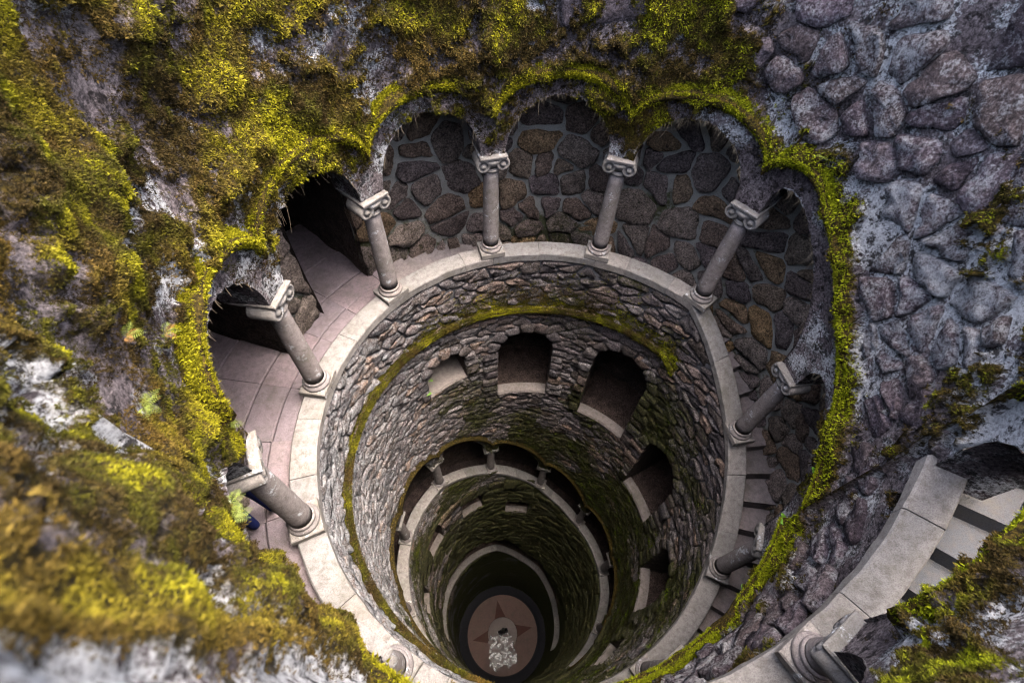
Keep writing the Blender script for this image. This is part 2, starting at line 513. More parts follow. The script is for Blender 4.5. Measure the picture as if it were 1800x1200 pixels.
acc.add(np.concatenate([cyl(np.full(4, SCOL[0] + DEL), np.full(4, r), zz) for r in (RW - 0.005, 1.06, RA)]), gridF(3, 4), moss=0.0, lichen=0.5)
acc.build('arch_soffit', M['wall'], upper)

# hood moulds: a proud rounded strip over each arch
for k in range(13):
    n = 60
    t = np.linspace(SCOL[k], SCOL[k + 1], n)
    z = hoodc(k, t)
    prof = [(-0.002, -0.030), (-0.030, -0.024), (-0.045, -0.006), (-0.040, 0.012), (-0.020, 0.026), (0.012, 0.034)]
    Vv, A1 = [], []
    for (dr, dz) in prof:
        r = RW - 0.004 + dr * (1.0 if k >= 4 or k < 1 else 0.3) + (0.01 if 1 <= k <= 3 else 0)
        P = cyl(t, 1.0, z + dz)
        Vv.append(cyl(t, r + (fbm(P * 14, 3, 8) - 0.5) * 0.03, z + dz + (fbm(P * 11, 2, 9) - 0.5) * 0.02))
    Vv = np.concatenate(Vv)
    tt = np.tile(t, len(prof))
    mk('hood_mould', Vv, gridF(len(prof), n), M['wall'], upper,
       {'moss': np.clip(np.interp(tt, [-249, 80, 110, 180], [1.0, 0.9, 0.7, 0.6]) + 0 * tt, 0, 1), 'lichen': 0.2 + 0 * tt})

# ------------------------------------------------------------------ stones from clipped cells
def clip(poly, n, d):
    out = []
    for i in range(len(poly)):
        a, b = poly[i], poly[(i + 1) % len(poly)]
        da, db = n[0] * a[0] + n[1] * a[1] - d, n[0] * b[0] + n[1] * b[1] - d
        if da <= 0: out.append(a)
        if (da < 0 < db) or (db < 0 < da):
            t = da / (da - db)
            out.append((a[0] + (b[0] - a[0]) * t, a[1] + (b[1] - a[1]) * t))
    return out

def cells(seeds, nreal, gap, half, asp=1.0, nb=22):
    """cell polygons of the first nreal seeds; asp stretches the metric so cells get wide and low"""
    P = seeds * np.array([1.0, asp])
    res = []
    for i in range(nreal):
        d2 = ((P - P[i]) ** 2).sum(1)
        o = np.argsort(d2)[1:nb + 1]
        x, y = P[i]
        poly = [(x - half, y - half), (x + half, y - half), (x + half, y + half), (x - half, y + half)]
        for j in o:
            v = P[j] - P[i]; L = math.hypot(*v)
            if L < 1e-6: continue
            n = v / L
            g = gap * (1 + (asp - 1) * abs(n[1])) * (0.35 + 1.5 * float(_h(min(i, int(j)), max(i, int(j)), 5, 3)))
            poly = clip(poly, n, n @ (P[i] + P[j]) / 2 - g / 2)
            if len(poly) < 3: break
        res.append([(a, b / asp) for a, b in poly] if len(poly) >= 3 else None)
    return res

def poisson(x0, x1, y0, y1, dx, dy, jit=0.42, drop=0.0):
    pts = []
    rows = int(round((y1 - y0) / dy))
    for r in range(rows):
        n = int(round((x1 - x0) / dx))
        off = random.random()
        for c in range(n):
            if random.random() < drop: continue
            pts.append((x0 + (c + off + random.uniform(-jit, jit)) * dx, y0 + (r + 0.5 + random.uniform(-jit, jit)) * dy))
    return np.array(pts)

def stone_geo(poly, Rw, proud, seed, xr, rough=1.0, inward=1):
    """a stone: rounded outline, bulging face; x of the polygon is angle*xr, y is height"""
    p = np.array(poly)
    c = p.mean(0)
    q = np.roll(p, -1, 0)
    L = np.hypot(*(q - p).T)
    pts = []
    for a, b, l in zip(p, q, L):
        nn_ = np.array([b[1] - a[1], a[0] - b[0]]) / max(l, 1e-6)
        jt = lambda: nn_ * random.uniform(-.05, .05) * l * rough
        if l < 0.012: pts.append((a + b) / 2)
        else: pts += [a + (b - a) * 0.13, a + (b - a) * 0.38 + jt(), a + (b - a) * 0.64 + jt(), a + (b - a) * 0.87]
    p = np.array(pts); n = len(p)
    tilt = (np.array([random.uniform(-1, 1), random.uniform(-1, 1)]) * 0.12 * rough)
    spec = ((1.0, -0.35), (0.99, 0.55), (0.93, 0.95), (0.5, 1.0))
    E_ = np.concatenate([c + (p - c) * sc for sc, _ in spec] + [c[None]])
    pr = np.concatenate([np.full(n, q) for _, q in spec] + [[1.02]])
    nz = fbm(np.stack([E_[:, 0], E_[:, 1], np.full(len(E_), seed * 0.37)], -1) * 30, 2, seed % 97) - 0.5
    h = pr * proud + (pr > 0) * (nz * 0.034 * rough * (pr < 1.01)) + ((E_ - c) @ tilt) * (pr > .4)
    base = Rw(np.degrees(E_[:, 0] / xr), E_[:, 1]) if callable(Rw) else Rw
    V = cyl(np.degrees(E_[:, 0] / xr), base - inward * h, E_[:, 1])
    F = []
    for r in range(3):
        for i in range(n):
            j = (i + 1) % n
            F.append([r * n + i, r * n + j, (r + 1) * n + j, (r + 1) * n + i])
    for i in range(n): F.append([3 * n + i, 3 * n + (i + 1) % n, 4 * n])
    return V, F, c

def place_stones(polys, Rw, xr, proud, mat, parent, mossf=None, lichf=None, limit=300, seed0=0, name='stone', rough=1.0):
    items = []
    for i, poly in enumerate(polys):
        if poly is None or len(poly) < 3: continue
        p = np.array(poly)
        x, y = p[:, 0], p[:, 1]
        A = 0.5 * abs(np.dot(x, np.roll(y, 1)) - np.dot(y, np.roll(x, 1)))
        if A < 0.0005: continue
        c3 = cyl(np.degrees(x / xr), Rw(np.degrees(x / xr), y) if callable(Rw) else Rw, y)
        uv, w = project(c3)
        px = 0.5 * abs(np.dot(uv[:, 0], np.roll(uv[:, 1], 1)) - np.dot(uv[:, 1], np.roll(uv[:, 0], 1)))
        inside = (w.min() > 0.05) and (-60 < uv[:, 0].mean() < 1860) and (-60 < uv[:, 1].mean() < 1260)
        items.append((px if inside else 0, i, poly))
    items.sort(key=lambda t: -t[0])
    acc = Acc(); cnt = 0
    for rank, (px, i, poly) in enumerate(items):
        V, F, c = stone_geo(poly, Rw, proud * random.uniform(0.7, 1.3), i + seed0, xr, rough)
        sdeg, zz = np.array([R2D(c[0] / xr)]), np.array([c[1]])
        att = {'rnd': random.random(), 'moss': float(mossf(sdeg, zz)[0]) if mossf else 0.0, 'lichen': float(lichf(sdeg, zz)[0]) if lichf else 0.3}
        if rank < limit and px > 12:
            mk(name, V, F, mat, parent, {k: np.full(len(V), v) for k, v in att.items()})
            cnt += 1
        else:
            acc.add(V, F, **att)
    if acc.n:
        tag(acc.build('far_' + name + 's', mat, parent), kind='stuff')
    return cnt

def trim(poly, x, y, x0, x1, lo, hi, g=0.004):
    """cut a stone outline back from an opening x0..x1, lo..hi (lo/hi functions of x)"""
    p = np.array(poly)
    if p[:, 0].max() < x0 or p[:, 0].min() > x1: return poly
    xs = np.clip(p[:, 0], x0 + 1e-4, x1 - 1e-4)
    hit_ = (p[:, 0] > x0 - g) & (p[:, 0] < x1 + g) & (p[:, 1] > lo(xs) - g) & (p[:, 1] < hi(xs) + g)
    if not hit_.any() and not (lo(min(max(x, x0), x1)) < y < hi(min(max(x, x0), x1)) and p[:, 0].min() < x0 and p[:, 0].max() > x1): return poly
    if x <= x0: return clip(poly, (1, 0), x0 - g)
    if x >= x1: return clip(poly, (-1, 0), -(x1 + g))
    h, l = float(hi(x)), float(lo(x))
    if y > (h + l) / 2: return clip(poly, (0, -1), -(max(float(hi(min(max(q, x0 + 1e-4), x1 - 1e-4))) for q in p[:, 0]) + g))
    return clip(poly, (0, 1), min(float(lo(min(max(q, x0 + 1e-4), x1 - 1e-4))) for q in p[:, 0]) - g)
def trim_all(poly, x, y, ops):
    for (x0, x1, lo, hi) in ops:
        if x < x0 - 0.3 or x > x1 + 0.3: continue
        poly = trim(poly, x, y, x0, x1, lo, hi)
        if len(poly) < 3: return None
    return poly

# field stones of the upper wall on its bare side
sd = poisson(math.radians(14), math.radians(176), -2.4, -0.16, 0.122, 0.098, 0.48, 0.15)
keep = []
polys = cells(sd, len(sd), 0.015, 0.3, 1.1)
for poly in polys:
    if poly is None: continue
    p = np.array(poly); s = np.degrees(p[:, 0]); c = p.mean(0)
    sc = R2D(c[0])
    lower = s.max() > 111 and np.any(p[:, 1] < -1.0)
    top = wtop(s)
    if s.max() > 175: continue
    if np.any(p[:, 1] > top - 0.015) or np.any(p[:, 1] < hood_any(s) + 0.045): continue
    mm = moss_m(np.array([sc]), np.array([c[1]]))[0]
    if mm > 0.60: continue
    if sc < 111 and c[1] > -0.42 - 0.12 * random.random() + 0.3 * float(sstep(80, 100, sc)): continue
    keep.append(poly)
# the stretch above the upper arches of the turn in front (angles past 111 seen again one turn higher)
n_up = place_stones(keep, RW + 0.0, 1.0, 0.019, M['stone'], upper, lambda s, z: moss_m(s, z) - 0.28, lambda s, z: lichen_m(s, z), 260, 100)

# coping stones at the rim
ang = -180.0
while ang < 180:
    w = random.uniform(9, 15); e = min(ang + w, 180)
    t = np.linspace(ang + 0.25, e - 0.25, 6)
    prof = [(1.11, -0.165), (1.015, -0.17), (1.004, -0.155), (1.008, -0.12), (1.03, -0.105), (1.11, -0.11)]
    Vv = np.concatenate([cyl(t, r + 0 * t, z + (fbm(cyl(t, r, z) * 9, 3, 14) - 0.5) * 0.03) for r, z in prof])
    Ff = [list(f) for f in gridF(6, 6)] + [[i * 6 for i in range(6)], [i * 6 + 5 for i in range(5, -1, -1)]]
    mk('coping_stone', Vv, Ff, M['wall'], upper, {'moss': np.full(36, 0.15), 'lichen': np.full(36, 0.7)})
    ang = e

# ------------------------------------------------------------------ ledges
def slab(name, s0, s1, L, ri, ro, thick, mat, parent, deep=0.0, n=12):
    t = np.linspace(s0 + 0.05, s1 - 0.05, n)
    z = L(t)
    b = 0.006
    prof = [(ro, -max(thick, deep)), (ri + 0.012, -thick), (ri, -thick + 0.012), (ri, -b), (ri + b, 0), (ro - b, 0), (ro, -b)]
    jz = random.uniform(-0.003, 0.003)
    jr = lambda r, dz: (fbm(cyl(t, r, z + dz) * 16, 3, 51) - 0.5) * (0.010 if r < 1.05 else 0.004)
    V = np.concatenate([cyl(t, r + jr(r, dz), z + dz + jz + (fbm(cyl(t, r, z) * 9, 2, 52) - 0.5) * 0.006) for r, dz in prof])
    m_ = len(prof)
    F = [list(f) for f in gridF(m_, n)] + [[(m_ - 1) * n + i, (m_ - 1) * n + i + 1, i + 1, i] for i in range(n - 1)]
    F += [[i * n for i in range(m_)], [i * n + n - 1 for i in range(m_ - 1, -1, -1)]]
    return mk(name, V, F, mat, parent, smooth=False)

ledge = tag(empty('stone_ledge', (0, 0, -1.9)), 'pale granite ledge of curved slabs carrying the top arcade', 'ledge')
s = SCOL[0] + DEL - 1.2
cuts = [s]
for k in range(13):
    a = SCOL[k]
    cuts += [a + BAY * f for f in ((0.45, 1.0) if k % 2 else (0.3, 0.72, 1.0))]
for a, b in zip(cuts[:-1], cuts[1:]):
    slab('slab', a, b, LA, 0.997, RB, 0.06, M['ledge'], ledge, 0.36)

# ------------------------------------------------------------------ columns (a prototype, then copies)
def lathe(prof, n=20):
    a = np.linspace(0, 2 * math.pi, n, endpoint=False)
    V = np.concatenate([np.stack([r * np.cos(a), r * np.sin(a), np.full(n, z)], -1) for r, z in prof])
    F = []
    for k in range(len(prof) - 1):
        for i in range(n):
            j = (i + 1) % n
            F.append([k * n + i, k * n + j, (k + 1) * n + j, (k + 1) * n + i])
    F.append(list(range(n))[::-1]); F.append([(len(prof) - 1) * n + i for i in range(n)])
    return V, F
def boxg(x0, x1, y0, y1, z0, z1, b=0.004):
    # a box with a chamfered top and bottom edge
    V, F = [], []
    lv = [(z0, b), (z0 + b, 0), (z1 - b, 0), (z1, b)]
    for z, i in lv: V += [(x0 + i, y0 + i, z), (x1 - i, y0 + i, z), (x1 - i, y1 - i, z), (x0 + i, y1 - i, z)]
    for k in range(3):
        for i in range(4):
            j = (i + 1) % 4
            F.append([k * 4 + i, k * 4 + j, (k + 1) * 4 + j, (k + 1) * 4 + i])
    F += [[3, 2, 1, 0], [12, 13, 14, 15]]
    return np.array(V), F
def joing(gs):
    V, F, n = [], [], 0
    for v, f in gs:
        V.append(np.asarray(v)); F += [[i + n for i in ff] for ff in f]; n += len(v)
    return np.concatenate(V), F

SH = 0.455
def volute(cx, cy, cz, ax):
    # a coiled scroll: a disc with a raised eye and rim, axis along the wall thickness
    n = 14; a = np.linspace(0, 2 * math.pi, n, endpoint=False)
    V, F = [], []
    prof = [(0.0, -0.05), (0.03, -0.05), (0.033, -0.044), (0.033, 0.044), (0.03, 0.05), (0.022, 0.05), (0.02, 0.042), (0.012, 0.042), (0.01, 0.054), (0.0, 0.054)]
    for r, y in prof:
        V.append(np.stack([cx + r * np.cos(a), np.full(n, cy - y), cz + r * np.sin(a)], -1))
    for k in range(len(prof) - 1):
        for i in range(n):
            j = (i + 1) % n
            F.append([k * n + i, k * n + j, (k + 1) * n + j, (k + 1) * n + i])
    return np.concatenate(V), F

col_mesh = {}
def col_data():
    me = {}
    def reg(k, V, F, mat, smooth=False):
        o = mk(k, V, F, mat, smooth=smooth); me[k] = o.data; bpy.data.objects.remove(o)
    reg('plinth', *joing([boxg(-0.066, 0.066, -0.058, 0.058, 0, 0.035)]), M['cap'])
    reg('base_ring', *lathe([(0.056, 0.034), (0.06, 0.04), (0.058, 0.05), (0.05, 0.055), (0.047, 0.06), (0.05, 0.064), (0.048, 0.07), (0.042, 0.072)]), M['column'], True)
    pr = [(0.042 - 0.006 * (k / 10) ** 1.3 + 0.0006 * math.sin(k * 2.1), SH * k / 10) for k in range(11)]
    reg('shaft', *lathe(pr, 22), M['column'], True)
    reg('necking', *lathe([(0.036, 0), (0.044, 0.004), (0.045, 0.01), (0.04, 0.015), (0.037, 0.02)]), M['cap'], True)
    reg('capital', *lathe([(0.036, 0), (0.04, 0.008), (0.05, 0.02), (0.056, 0.034), (0.058, 0.046), (0.05, 0.05)]), M['cap'], True)
    reg('volute', *volute(0.0, 0, 0.024, 0), M['cap'], True)
    reg('abacus', *joing([boxg(-0.06, 0.06, -0.055, 0.11, 0.05, 0.06), boxg(-0.064, 0.064, -0.06, 0.116, 0.0605, 0.074)]), M['cap'])
    return me
CM = col_data()

def column(s, base, height, label, group, r=1.052, detail=True):
    t = math.radians(s)
    e = bpy.data.objects.new('column', None); col.objects.link(e)
    e.empty_display_size = 0.2
    e.location = (r * math.sin(t) * S, r * math.cos(t) * S, base * S)
    e.rotation_euler = (random.uniform(-.006, .006), random.uniform(-.006, .006), -t)
    tag(e, label, 'column', group)
    sh = height - 0.07 - 0.094
    def part(k, z, sz=1.0, parent=e):
        o = bpy.data.objects.new(k, CM[k]); col.objects.link(o)
        o.parent = parent; o.location = (0, 0, z * S); o.scale = (1, 1, sz)
        return o
    part('plinth', 0); part('base_ring', 0)
    part('shaft', 0.0705, sh / SH)
    part('necking', 0.0705 + sh)
    cp = part('capital', 0.0705 + sh + 0.0195)
    for sx in (-1, 1):
        v = part('volute', 0.0, 1, cp); v.location.x = sx * 0.046 * S
    part('abacus', 0.0705 + sh + 0.0195)
    return e

CAPN = {1: 'short stub column on the nearest ledge, carved capital, lower right of the photo',
        4: 'thick foreshortened column beside the person in blue, left',
        5: 'column with scroll capital in front of the dark doorway at far left',
        6: 'column to the right of the tall dark doorway, mossy capital',
        7: 'upright column at the far side, clean white scroll capital',
        8: 'far column with a bright lichen streak, just right of the upright one',
        9: 'leaning-looking column where the stairs start down, mossy yellow capital',
        10: 'column beside the stone steps with a white lichen crusted capital',
        11: 'dark slim column over the lower steps, bright fern at its head',
        12: 'short visible column at the bottom edge, below the lower steps',
        2: 'column hidden below the photographer, third of the top arcade', 3: 'column at the near left, behind the mossy foreground wall', 13: 'last column of the top arcade under the near wall'}
for k in range(1, 14):
    s = SCOL[k]
    column(s, float(LA(s)), float(capz(k) - LA(s)), CAPN[k], 'columns of the top arcade')

# ------------------------------------------------------------------ gallery: floor, stairs, back wall, ceiling
def wedge(name, s0, s1, r0, r1, z1, z0, mat, parent, n=4, bev=0.006):
    t = np.linspace(s0, s1, n)
    prof = [(r0, z0), (r0, z1 - bev), (r0 + bev, z1), (r1 - bev, z1), (r1, z1 - bev), (r1, z0)]
    V = np.concatenate([cyl(t, r + 0 * t, z + 0 * t) for r, z in prof])
    m_ = len(prof)
    F = [list(f) for f in gridF(m_, n)] + [[(m_ - 1) * n + i, (m_ - 1) * n + i + 1, i + 1, i] for i in range(n - 1)]
    F += [[i * n for i in range(m_)], [i * n + n - 1 for i in range(m_ - 1, -1, -1)]]
    return mk(name, V, F, mat, parent, smooth=False)

gfloor = tag(empty('gallery_floor', (0, 0, -1.95)), kind='structure')
s = -178.0
FZ = -1.925
RT = {}
while s < -48.5:
    e = min(s + random.uniform(9, 16), -48)
    deep = -104 < (s + e) / 2 < -50
    split = 1.10 + random.uniform(0.1, 0.13)
    gpz = random.uniform(-0.002, 0.002)
    wedge('paver', s + 0.04, e - 0.04, RB + 0.002, split, FZ + gpz, FZ - 0.05, M['paver'], gfloor)
    off = random.uniform(-1.5, 1.5)
    wedge('paver', s + 0.04, e - 0.04, split + 0.003, RG + 0.03, FZ - gpz, FZ - 0.05, M['paver'], gfloor)
    if deep:
        wedge('paver', s + 0.04, e - 0.04, RG + 0.033, RG + 0.25, FZ + gpz, FZ - 0.05, M['paver'], gfloor)
        wedge('paver', s + 0.04, e - 0.04, RG + 0.253, RG + 0.6, FZ - gpz, FZ - 0.05, M['paver'], gfloor)
    s = e
stairs = tag(empty('staircase', (1.2, 0, -3.0)), 'worn stone steps curving down behind the columns on the right', 'stairs')
def FL(s): return np.interp(s, [-300, -249, -181, -48, 15, 50, 85, 111, 178], [-0.7, -1.235, -1.925, -1.925, -2.17, -2.22, -2.56, -2.92, -3.62])
n_st, a0, a1 = 35, -48.0, 176.0
for i in range(n_st):
    s0 = a0 + (a1 - a0) * i / n_st; s1 = a0 + (a1 - a0) * (i + 1) / n_st
    z = float(FL((s0 + s1) / 2))
    wedge('step', s0 - 0.4, s1, RB + 0.002, RG + 0.02, z, z - 0.16, M['step'], stairs)
stairs2 = tag(empty('staircase', (1.0, -0.7, -1.3)), 'bluish stone steps of the upper turn under the white arch at the right edge', 'stairs')
n_st, a0, a1 = 14, -262.0, -178.5
for i in range(n_st):
    s0 = a0 + (a1 - a0) * i / n_st; s1 = a0 + (a1 - a0) * (i + 1) / n_st
    z = float(LA((s0 + s1) / 2 + 3)) - 0.05
    wedge('step', s0 - 0.4, s1, RB + 0.002, 1.6, z, z - 0.14, M['step_pale'], stairs2)

def RGs(s, z):
    h = (z - LA(s) - 0.48) / 0.49
    return np.where(np.asarray(s) < -194.5, 1.6, RA - 0.02 + (RG - RA + 0.02) * np.sqrt(np.clip(1 - np.clip(h, 0, 1) ** 2, 0.0, 1)))
def cz(s): return np.where(np.asarray(s) < -194.5, -0.16, LA(s) + 0.95)
DOORS = [(-66.0, -51.5, FZ - 0.02, -1.22), (-101.0, -77.5, FZ - 0.02, -1.26)]
gwall = tag(empty('gallery_wall', (0, 1.3, -2)), 'rear wall of the arcade passage, brown field stones in pale mortar', 'wall')
acc = Acc()
def in_door(s, z, pad=0.0):
    for a, b, lo, hi in DOORS:
        if a - pad * 50 < s < b + pad * 50 and lo - pad < z < hi + pad: return True
    return False
edges = sorted([-262.0, -194.6, -194.4, 178.0] + [x for d in DOORS for x in d[:2]])
for a, b in zip(edges[:-1], edges[1:]):
    d = [q for q in DOORS if abs(q[0] - a) < 1e-6]
    if d:
        hi = d[0][3]
        t, z, f = patch(a, b, lambda t: hi + 0.06 * np.sin(np.pi * (t - a) / (b - a)), lambda t: cz(t) + 0.018, 1, 0.03)
    else:
        t, z, f = patch(a, b, lambda t: FL(t) - 0.12, lambda t: cz(t) + 0.018, 1, 0.03)
    acc.add(cyl(t, RGs(t, z) + (fbm(cyl(t, 1, z) * 9, 3, 41) - .5) * 0.02, z), f, moss=np.clip(0.15 + (fbm(cyl(t, 1, z) * 3, 3, 44) - .5) * 1.4 + 0.35 * sstep(0.5, 0.0, z - FL(t)), 0, 1))
acc.build('mortar_bed', M['gal_mortar'], gwall)
# tunnels behind the doorways
acc = Acc()
for a, b, lo, hi in DOORS:
    r = np.linspace(RG - 0.03, RG + 0.9, 10)
    for ang in (a, b):
        zz = np.linspace(lo - 0.03, hi + 0.07, 9)
        Vv = np.concatenate([cyl(np.full(9, ang) + (fbm(np.stack([zz * 8, np.full(9, x * 8), zz * 0 + ang], -1), 3, 5) - .5) * 3, np.full(9, x), zz) for x in r])
        acc.add(Vv, gridF(10, 9), moss=0.25, rnd=0.4, lichen=0.2)
    t = np.linspace(a, b, 9)
    acc.add(np.concatenate([cyl(t, np.full(9, x), hi + 0.06 * np.sin(np.pi * (t - a) / (b - a))) for x in r]), gridF(10, 9), moss=0.1, rnd=.3, lichen=0.1)
    zz = np.linspace(lo - .03, hi + 0.07, 5)
    acc.add(np.concatenate([cyl(t, np.full(9, RG + 0.9), np.full(9, z)) for z in zz]), gridF(5, 9), moss=0.1, rnd=.3, lichen=0.1)
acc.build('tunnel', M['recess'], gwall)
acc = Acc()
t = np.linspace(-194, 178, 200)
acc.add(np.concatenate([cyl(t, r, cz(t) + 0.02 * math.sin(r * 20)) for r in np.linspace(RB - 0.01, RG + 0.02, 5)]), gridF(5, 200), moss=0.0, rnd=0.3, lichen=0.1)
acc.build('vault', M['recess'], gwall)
for e in (-262.0, -194.5, 178.0):    # closing cheeks
    zz = np.linspace(FL(e) - 0.2, cz(e), 6)
    acc = Acc()
    acc.add(np.concatenate([cyl(np.full(6, e), np.full(6, r), zz) for r in ((RB, 1.3, 1.62) if e < -250 else (RG, 1.45, 1.62) if e < -190 else (RB, 1.2, RG))]), gridF(3, 6), moss=0.0, rnd=.3, lichen=.1)
    acc.build('end_wall', M['brown'], gwall)

# brown field stones of the gallery wall
sd = poisson(math.radians(-112) * RG, math.radians(150) * RG, -3.4, -0.86, 0.155, 0.12, 0.48, 0.2)
polys = []
dops = [(math.radians(a) * RG, math.radians(b) * RG, lambda x, lo=lo: lo - 0.2 + 0 * x, lambda x, hi=hi: hi + 0.06 + 0 * x) for a, b, lo, hi in DOORS]
ok = [i for i, (x, y) in enumerate(sd) if not in_door(R2D(x / RG), y, 0.0)]
sd = sd[ok]
for (x, y), poly in zip(sd, cells(sd, len(sd), 0.018, 0.35, 1.15)):
    if poly is None: continue
    poly = trim_all(poly, x, y, dops)
    if poly is None: continue
    p = np.array(poly); s = np.degrees(p[:, 0] / RG)
    if np.any(p[:, 1] > cz(s) - 0.05): continue
    if np.any(p[:, 1] < FL(s) - 0.11):
        poly = clip(poly, (0, -1), -(float(FL(R2D(x / RG))) - 0.1))
        if len(poly) < 3: continue
    polys.append(poly)
place_stones(polys, lambda a, b: RGs(a, b), RG, 0.024, M['brown'], gwall, lambda s, z: 0.05 + (fbm(cyl(s, 1, z) * 3, 3, 44) - .5) * 1.2 + 0.3 * sstep(0.45, 0.0, z - FL(s)), lambda s, z: 0.1 + 0 * z, 280, 500)

# ------------------------------------------------------------------ shaft wall below the ledge, with its openings
RS = 1.012
def arch_open(t0, t1, top, sill, rise=None):
    w = math.radians(t1 - t0)
    rise = rise if rise is not None else w / 2
    def hi(t): return top - rise + rise * np.sqrt(np.maximum(1 - ((t - (t0 + t1) / 2) / ((t1 - t0) / 2)) ** 2, 0))
    def lo(t): return sill + 0 * np.asarray(t, float)
    return dict(t0=t0, t1=t1, lo=lo, hi=hi, kind='window', sill=sill, top=top, rise=rise)
OPEN = [arch_open(-49, -31.5, -2.62, -2.97, 0.15), arch_open(-17.5, 4.8, -2.585, -3.39), arch_open(21.5, 45, -2.565, -3.54),
        arch_open(57, 78.5, -3.12, -4.06), arch_open(95, 116, -3.5, -4.35), arch_open(128, 144, -4.1, -4.75),
        arch_open(-43, -27, -5.72, -6.2), arch_open(-9, 8, -6.28, -6.72, 0.12), arch_open(-78, -62, -5.45, -6.1),
        arch_open(-112, -97, -5.6, -6.3)]
BC = [-118 - BAY + BAY * k for k in range(10)]
def archB(k, t):
    u = np.clip((t - BC[k] - DEL) / (BAY - 2 * DEL), 0, 1)
    return LB(BC[k]) + CH + (LB(BC[k + 1]) - LB(BC[k])) * u + 0.26 * np.sqrt(np.maximum(1 - (2 * u - 1) ** 2, 0))
for k in range(9):
    a, b = BC[k] + DEL, BC[k + 1] - DEL
    OPEN.append(dict(t0=a, t1=b, lo=lambda t: LB(t) - 0.06, hi=lambda t, k=k: archB(k, t), kind='bay'))
    if k < 8: OPEN.append(dict(t0=BC[k + 1] - DEL, t1=BC[k + 1] + DEL, lo=lambda t: LB(t) - 0.06, hi=lambda t, k=k: LB(BC[k + 1]) + CH + 0 * t, kind='head'))
DC = [-118 + BAY * k for k in range(8)]
for k in range(7):
    a, b = DC[k], DC[k + 1]
    OPEN.append(dict(t0=a, t1=b, lo=lambda t: LD(t) - 0.06, hi=lambda t, k=k: LD(t) + 0.55 + 0.3 * np.sqrt(np.maximum(1 - ((t - DC[k]) / BAY * 2 - 1) ** 2, 0)), kind='dbay'))

def shaft_moss(s, z):
    P = cyl(s, 1.0, z)
    th = np.asarray(s, float)
    n = fbm(P * 2.6, 4, 61)
    side = np.interp(th, [-180, -120, -60, -10, 20, 50, 120, 180], [-.1, -.3, -.25, -.08, .04, .14, .16, .1])
    deep = np.interp(z, [-13, -9, -6, -5, -4, -3, -2], [.6, .58, .52, .44, .2, -.02, -.16])  # algae grows with depth, boosted to darken the wall for light falloff
    return 0.36 + (n - 0.5) * 1.5 + side + deep
def shaft_lich(s, z):
    th = np.asarray(s, float)
    return np.interp(th, [-180, -110, -60, 0, 60, 110, 150], [1., 1., .7, .3, .0, .35, .7]) + np.interp(z, [-8, -5, -2.5], [-.6, -.25, 0]) + 0 * z

shaft = tag(empty('shaft_wall', (0, 0, ZF)), 'round shaft wall of grey rubble courses with arched openings, greener with depth', 'wall')
acc = Acc()
edges = sorted(set([-180.0, 178.0] + [round(o[k], 4) for o in OPEN for k in ('t0', 't1')]))
for a, b in zip(edges[:-1], edges[1:]):
    if b - a < 1e-3: continue
    mid = (a + b) / 2
    os_ = sorted([o for o in OPEN if o['t0'] - 1e-3 <= a and o['t1'] + 1e-3 >= b], key=lambda o: -float(o['lo'](np.array([mid]))[0]))
    tops = [lambda t: LA(t) - 0.055] + [o['lo'] for o in os_]
    bots = [o['hi'] for o in os_] + [lambda t: ZF - 0.2 + 0 * t]
    for hi, lo in zip(tops, bots):
        if float(hi(np.array([mid]))[0]) - float(lo(np.array([mid]))[0]) < 1e-3: continue
        t, z, f = patch(a, b, lo, hi, 1.0, 0.05)
        P = cyl(t, 1, z)
        deepr = np.interp(z, [-13, -5.2, -4.8], [1, 1, 0])
        r = RS + (fbm(P * np.array([9, 9, 16]), 4, 71) - 0.5) * (0.02 + 0.02 * deepr)
        mm = shaft_moss(t, z)
        acc.add(cyl(t, r, z), f, moss=np.clip(mm, 0, 1), rnd=fbm(P * 5, 2, 3), lichen=shaft_lich(t, z))
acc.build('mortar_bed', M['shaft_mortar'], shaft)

def in_open_v(s, z):
    m_ = np.zeros(len(s), bool)
    for o in OPEN:
        q = (s > o['t0']) & (s < o['t1'])
        m_[q] |= (z[q] > o['lo'](s[q])) & (z[q] < o['hi'](s[q]))
    return m_
def in_open(s, z, pad):
    for o in OPEN:
        if o['t0'] - R2D(pad) < s < o['t1'] + R2D(pad):
            tc = np.array([min(max(s, o['t0'] + 0.01), o['t1'] - 0.01)])
            if float(o['lo'](tc)[0]) - pad < z < float(o['hi'](tc)[0]) + pad: return True
    return False

# ring stones and jambs round each window
ring = []
for o in OPEN:
    if o['kind'] != 'window' or o['top'] < -5.2: continue
    cx, hw = math.radians((o['t0'] + o['t1']) / 2), math.radians((o['t1'] - o['t0']) / 2)
    zs = o['top'] - o['rise']; rx, rz = hw, o['rise']
    n = 7
    for i in range(n):
        a0, a1 = math.pi * i / n + 0.03, math.pi * (i + 1) / n - 0.03
        t_ = 0.075 * random.uniform(0.8, 1.25)
        ring.append([(cx + rx * math.cos(a0), zs + rz * math.sin(a0)), (cx + rx * math.cos(a1), zs + rz * math.sin(a1)),
                     (cx + (rx + t_) * math.cos(a1), zs + (rz + t_) * math.sin(a1)), (cx + (rx + t_) * math.cos(a0), zs + (rz + t_) * math.sin(a0))])
    y = o['sill']
    while y < zs - 0.03:
        h = min(random.uniform(0.07, 0.12), zs - y)
        for sg in (-1, 1):
            w = random.uniform(0.06, 0.13)
            x0 = cx + sg * hw
            ring.append([(x0, y + 0.005), (x0 + sg * w, y + 0.005), (x0 + sg * w, y + h - 0.005), (x0, y + h - 0.005)])
        y += h
sd = poisson(math.radians(-158), math.radians(165), -5.6, -1.88, 0.118, 0.056, 0.48, 0.12)
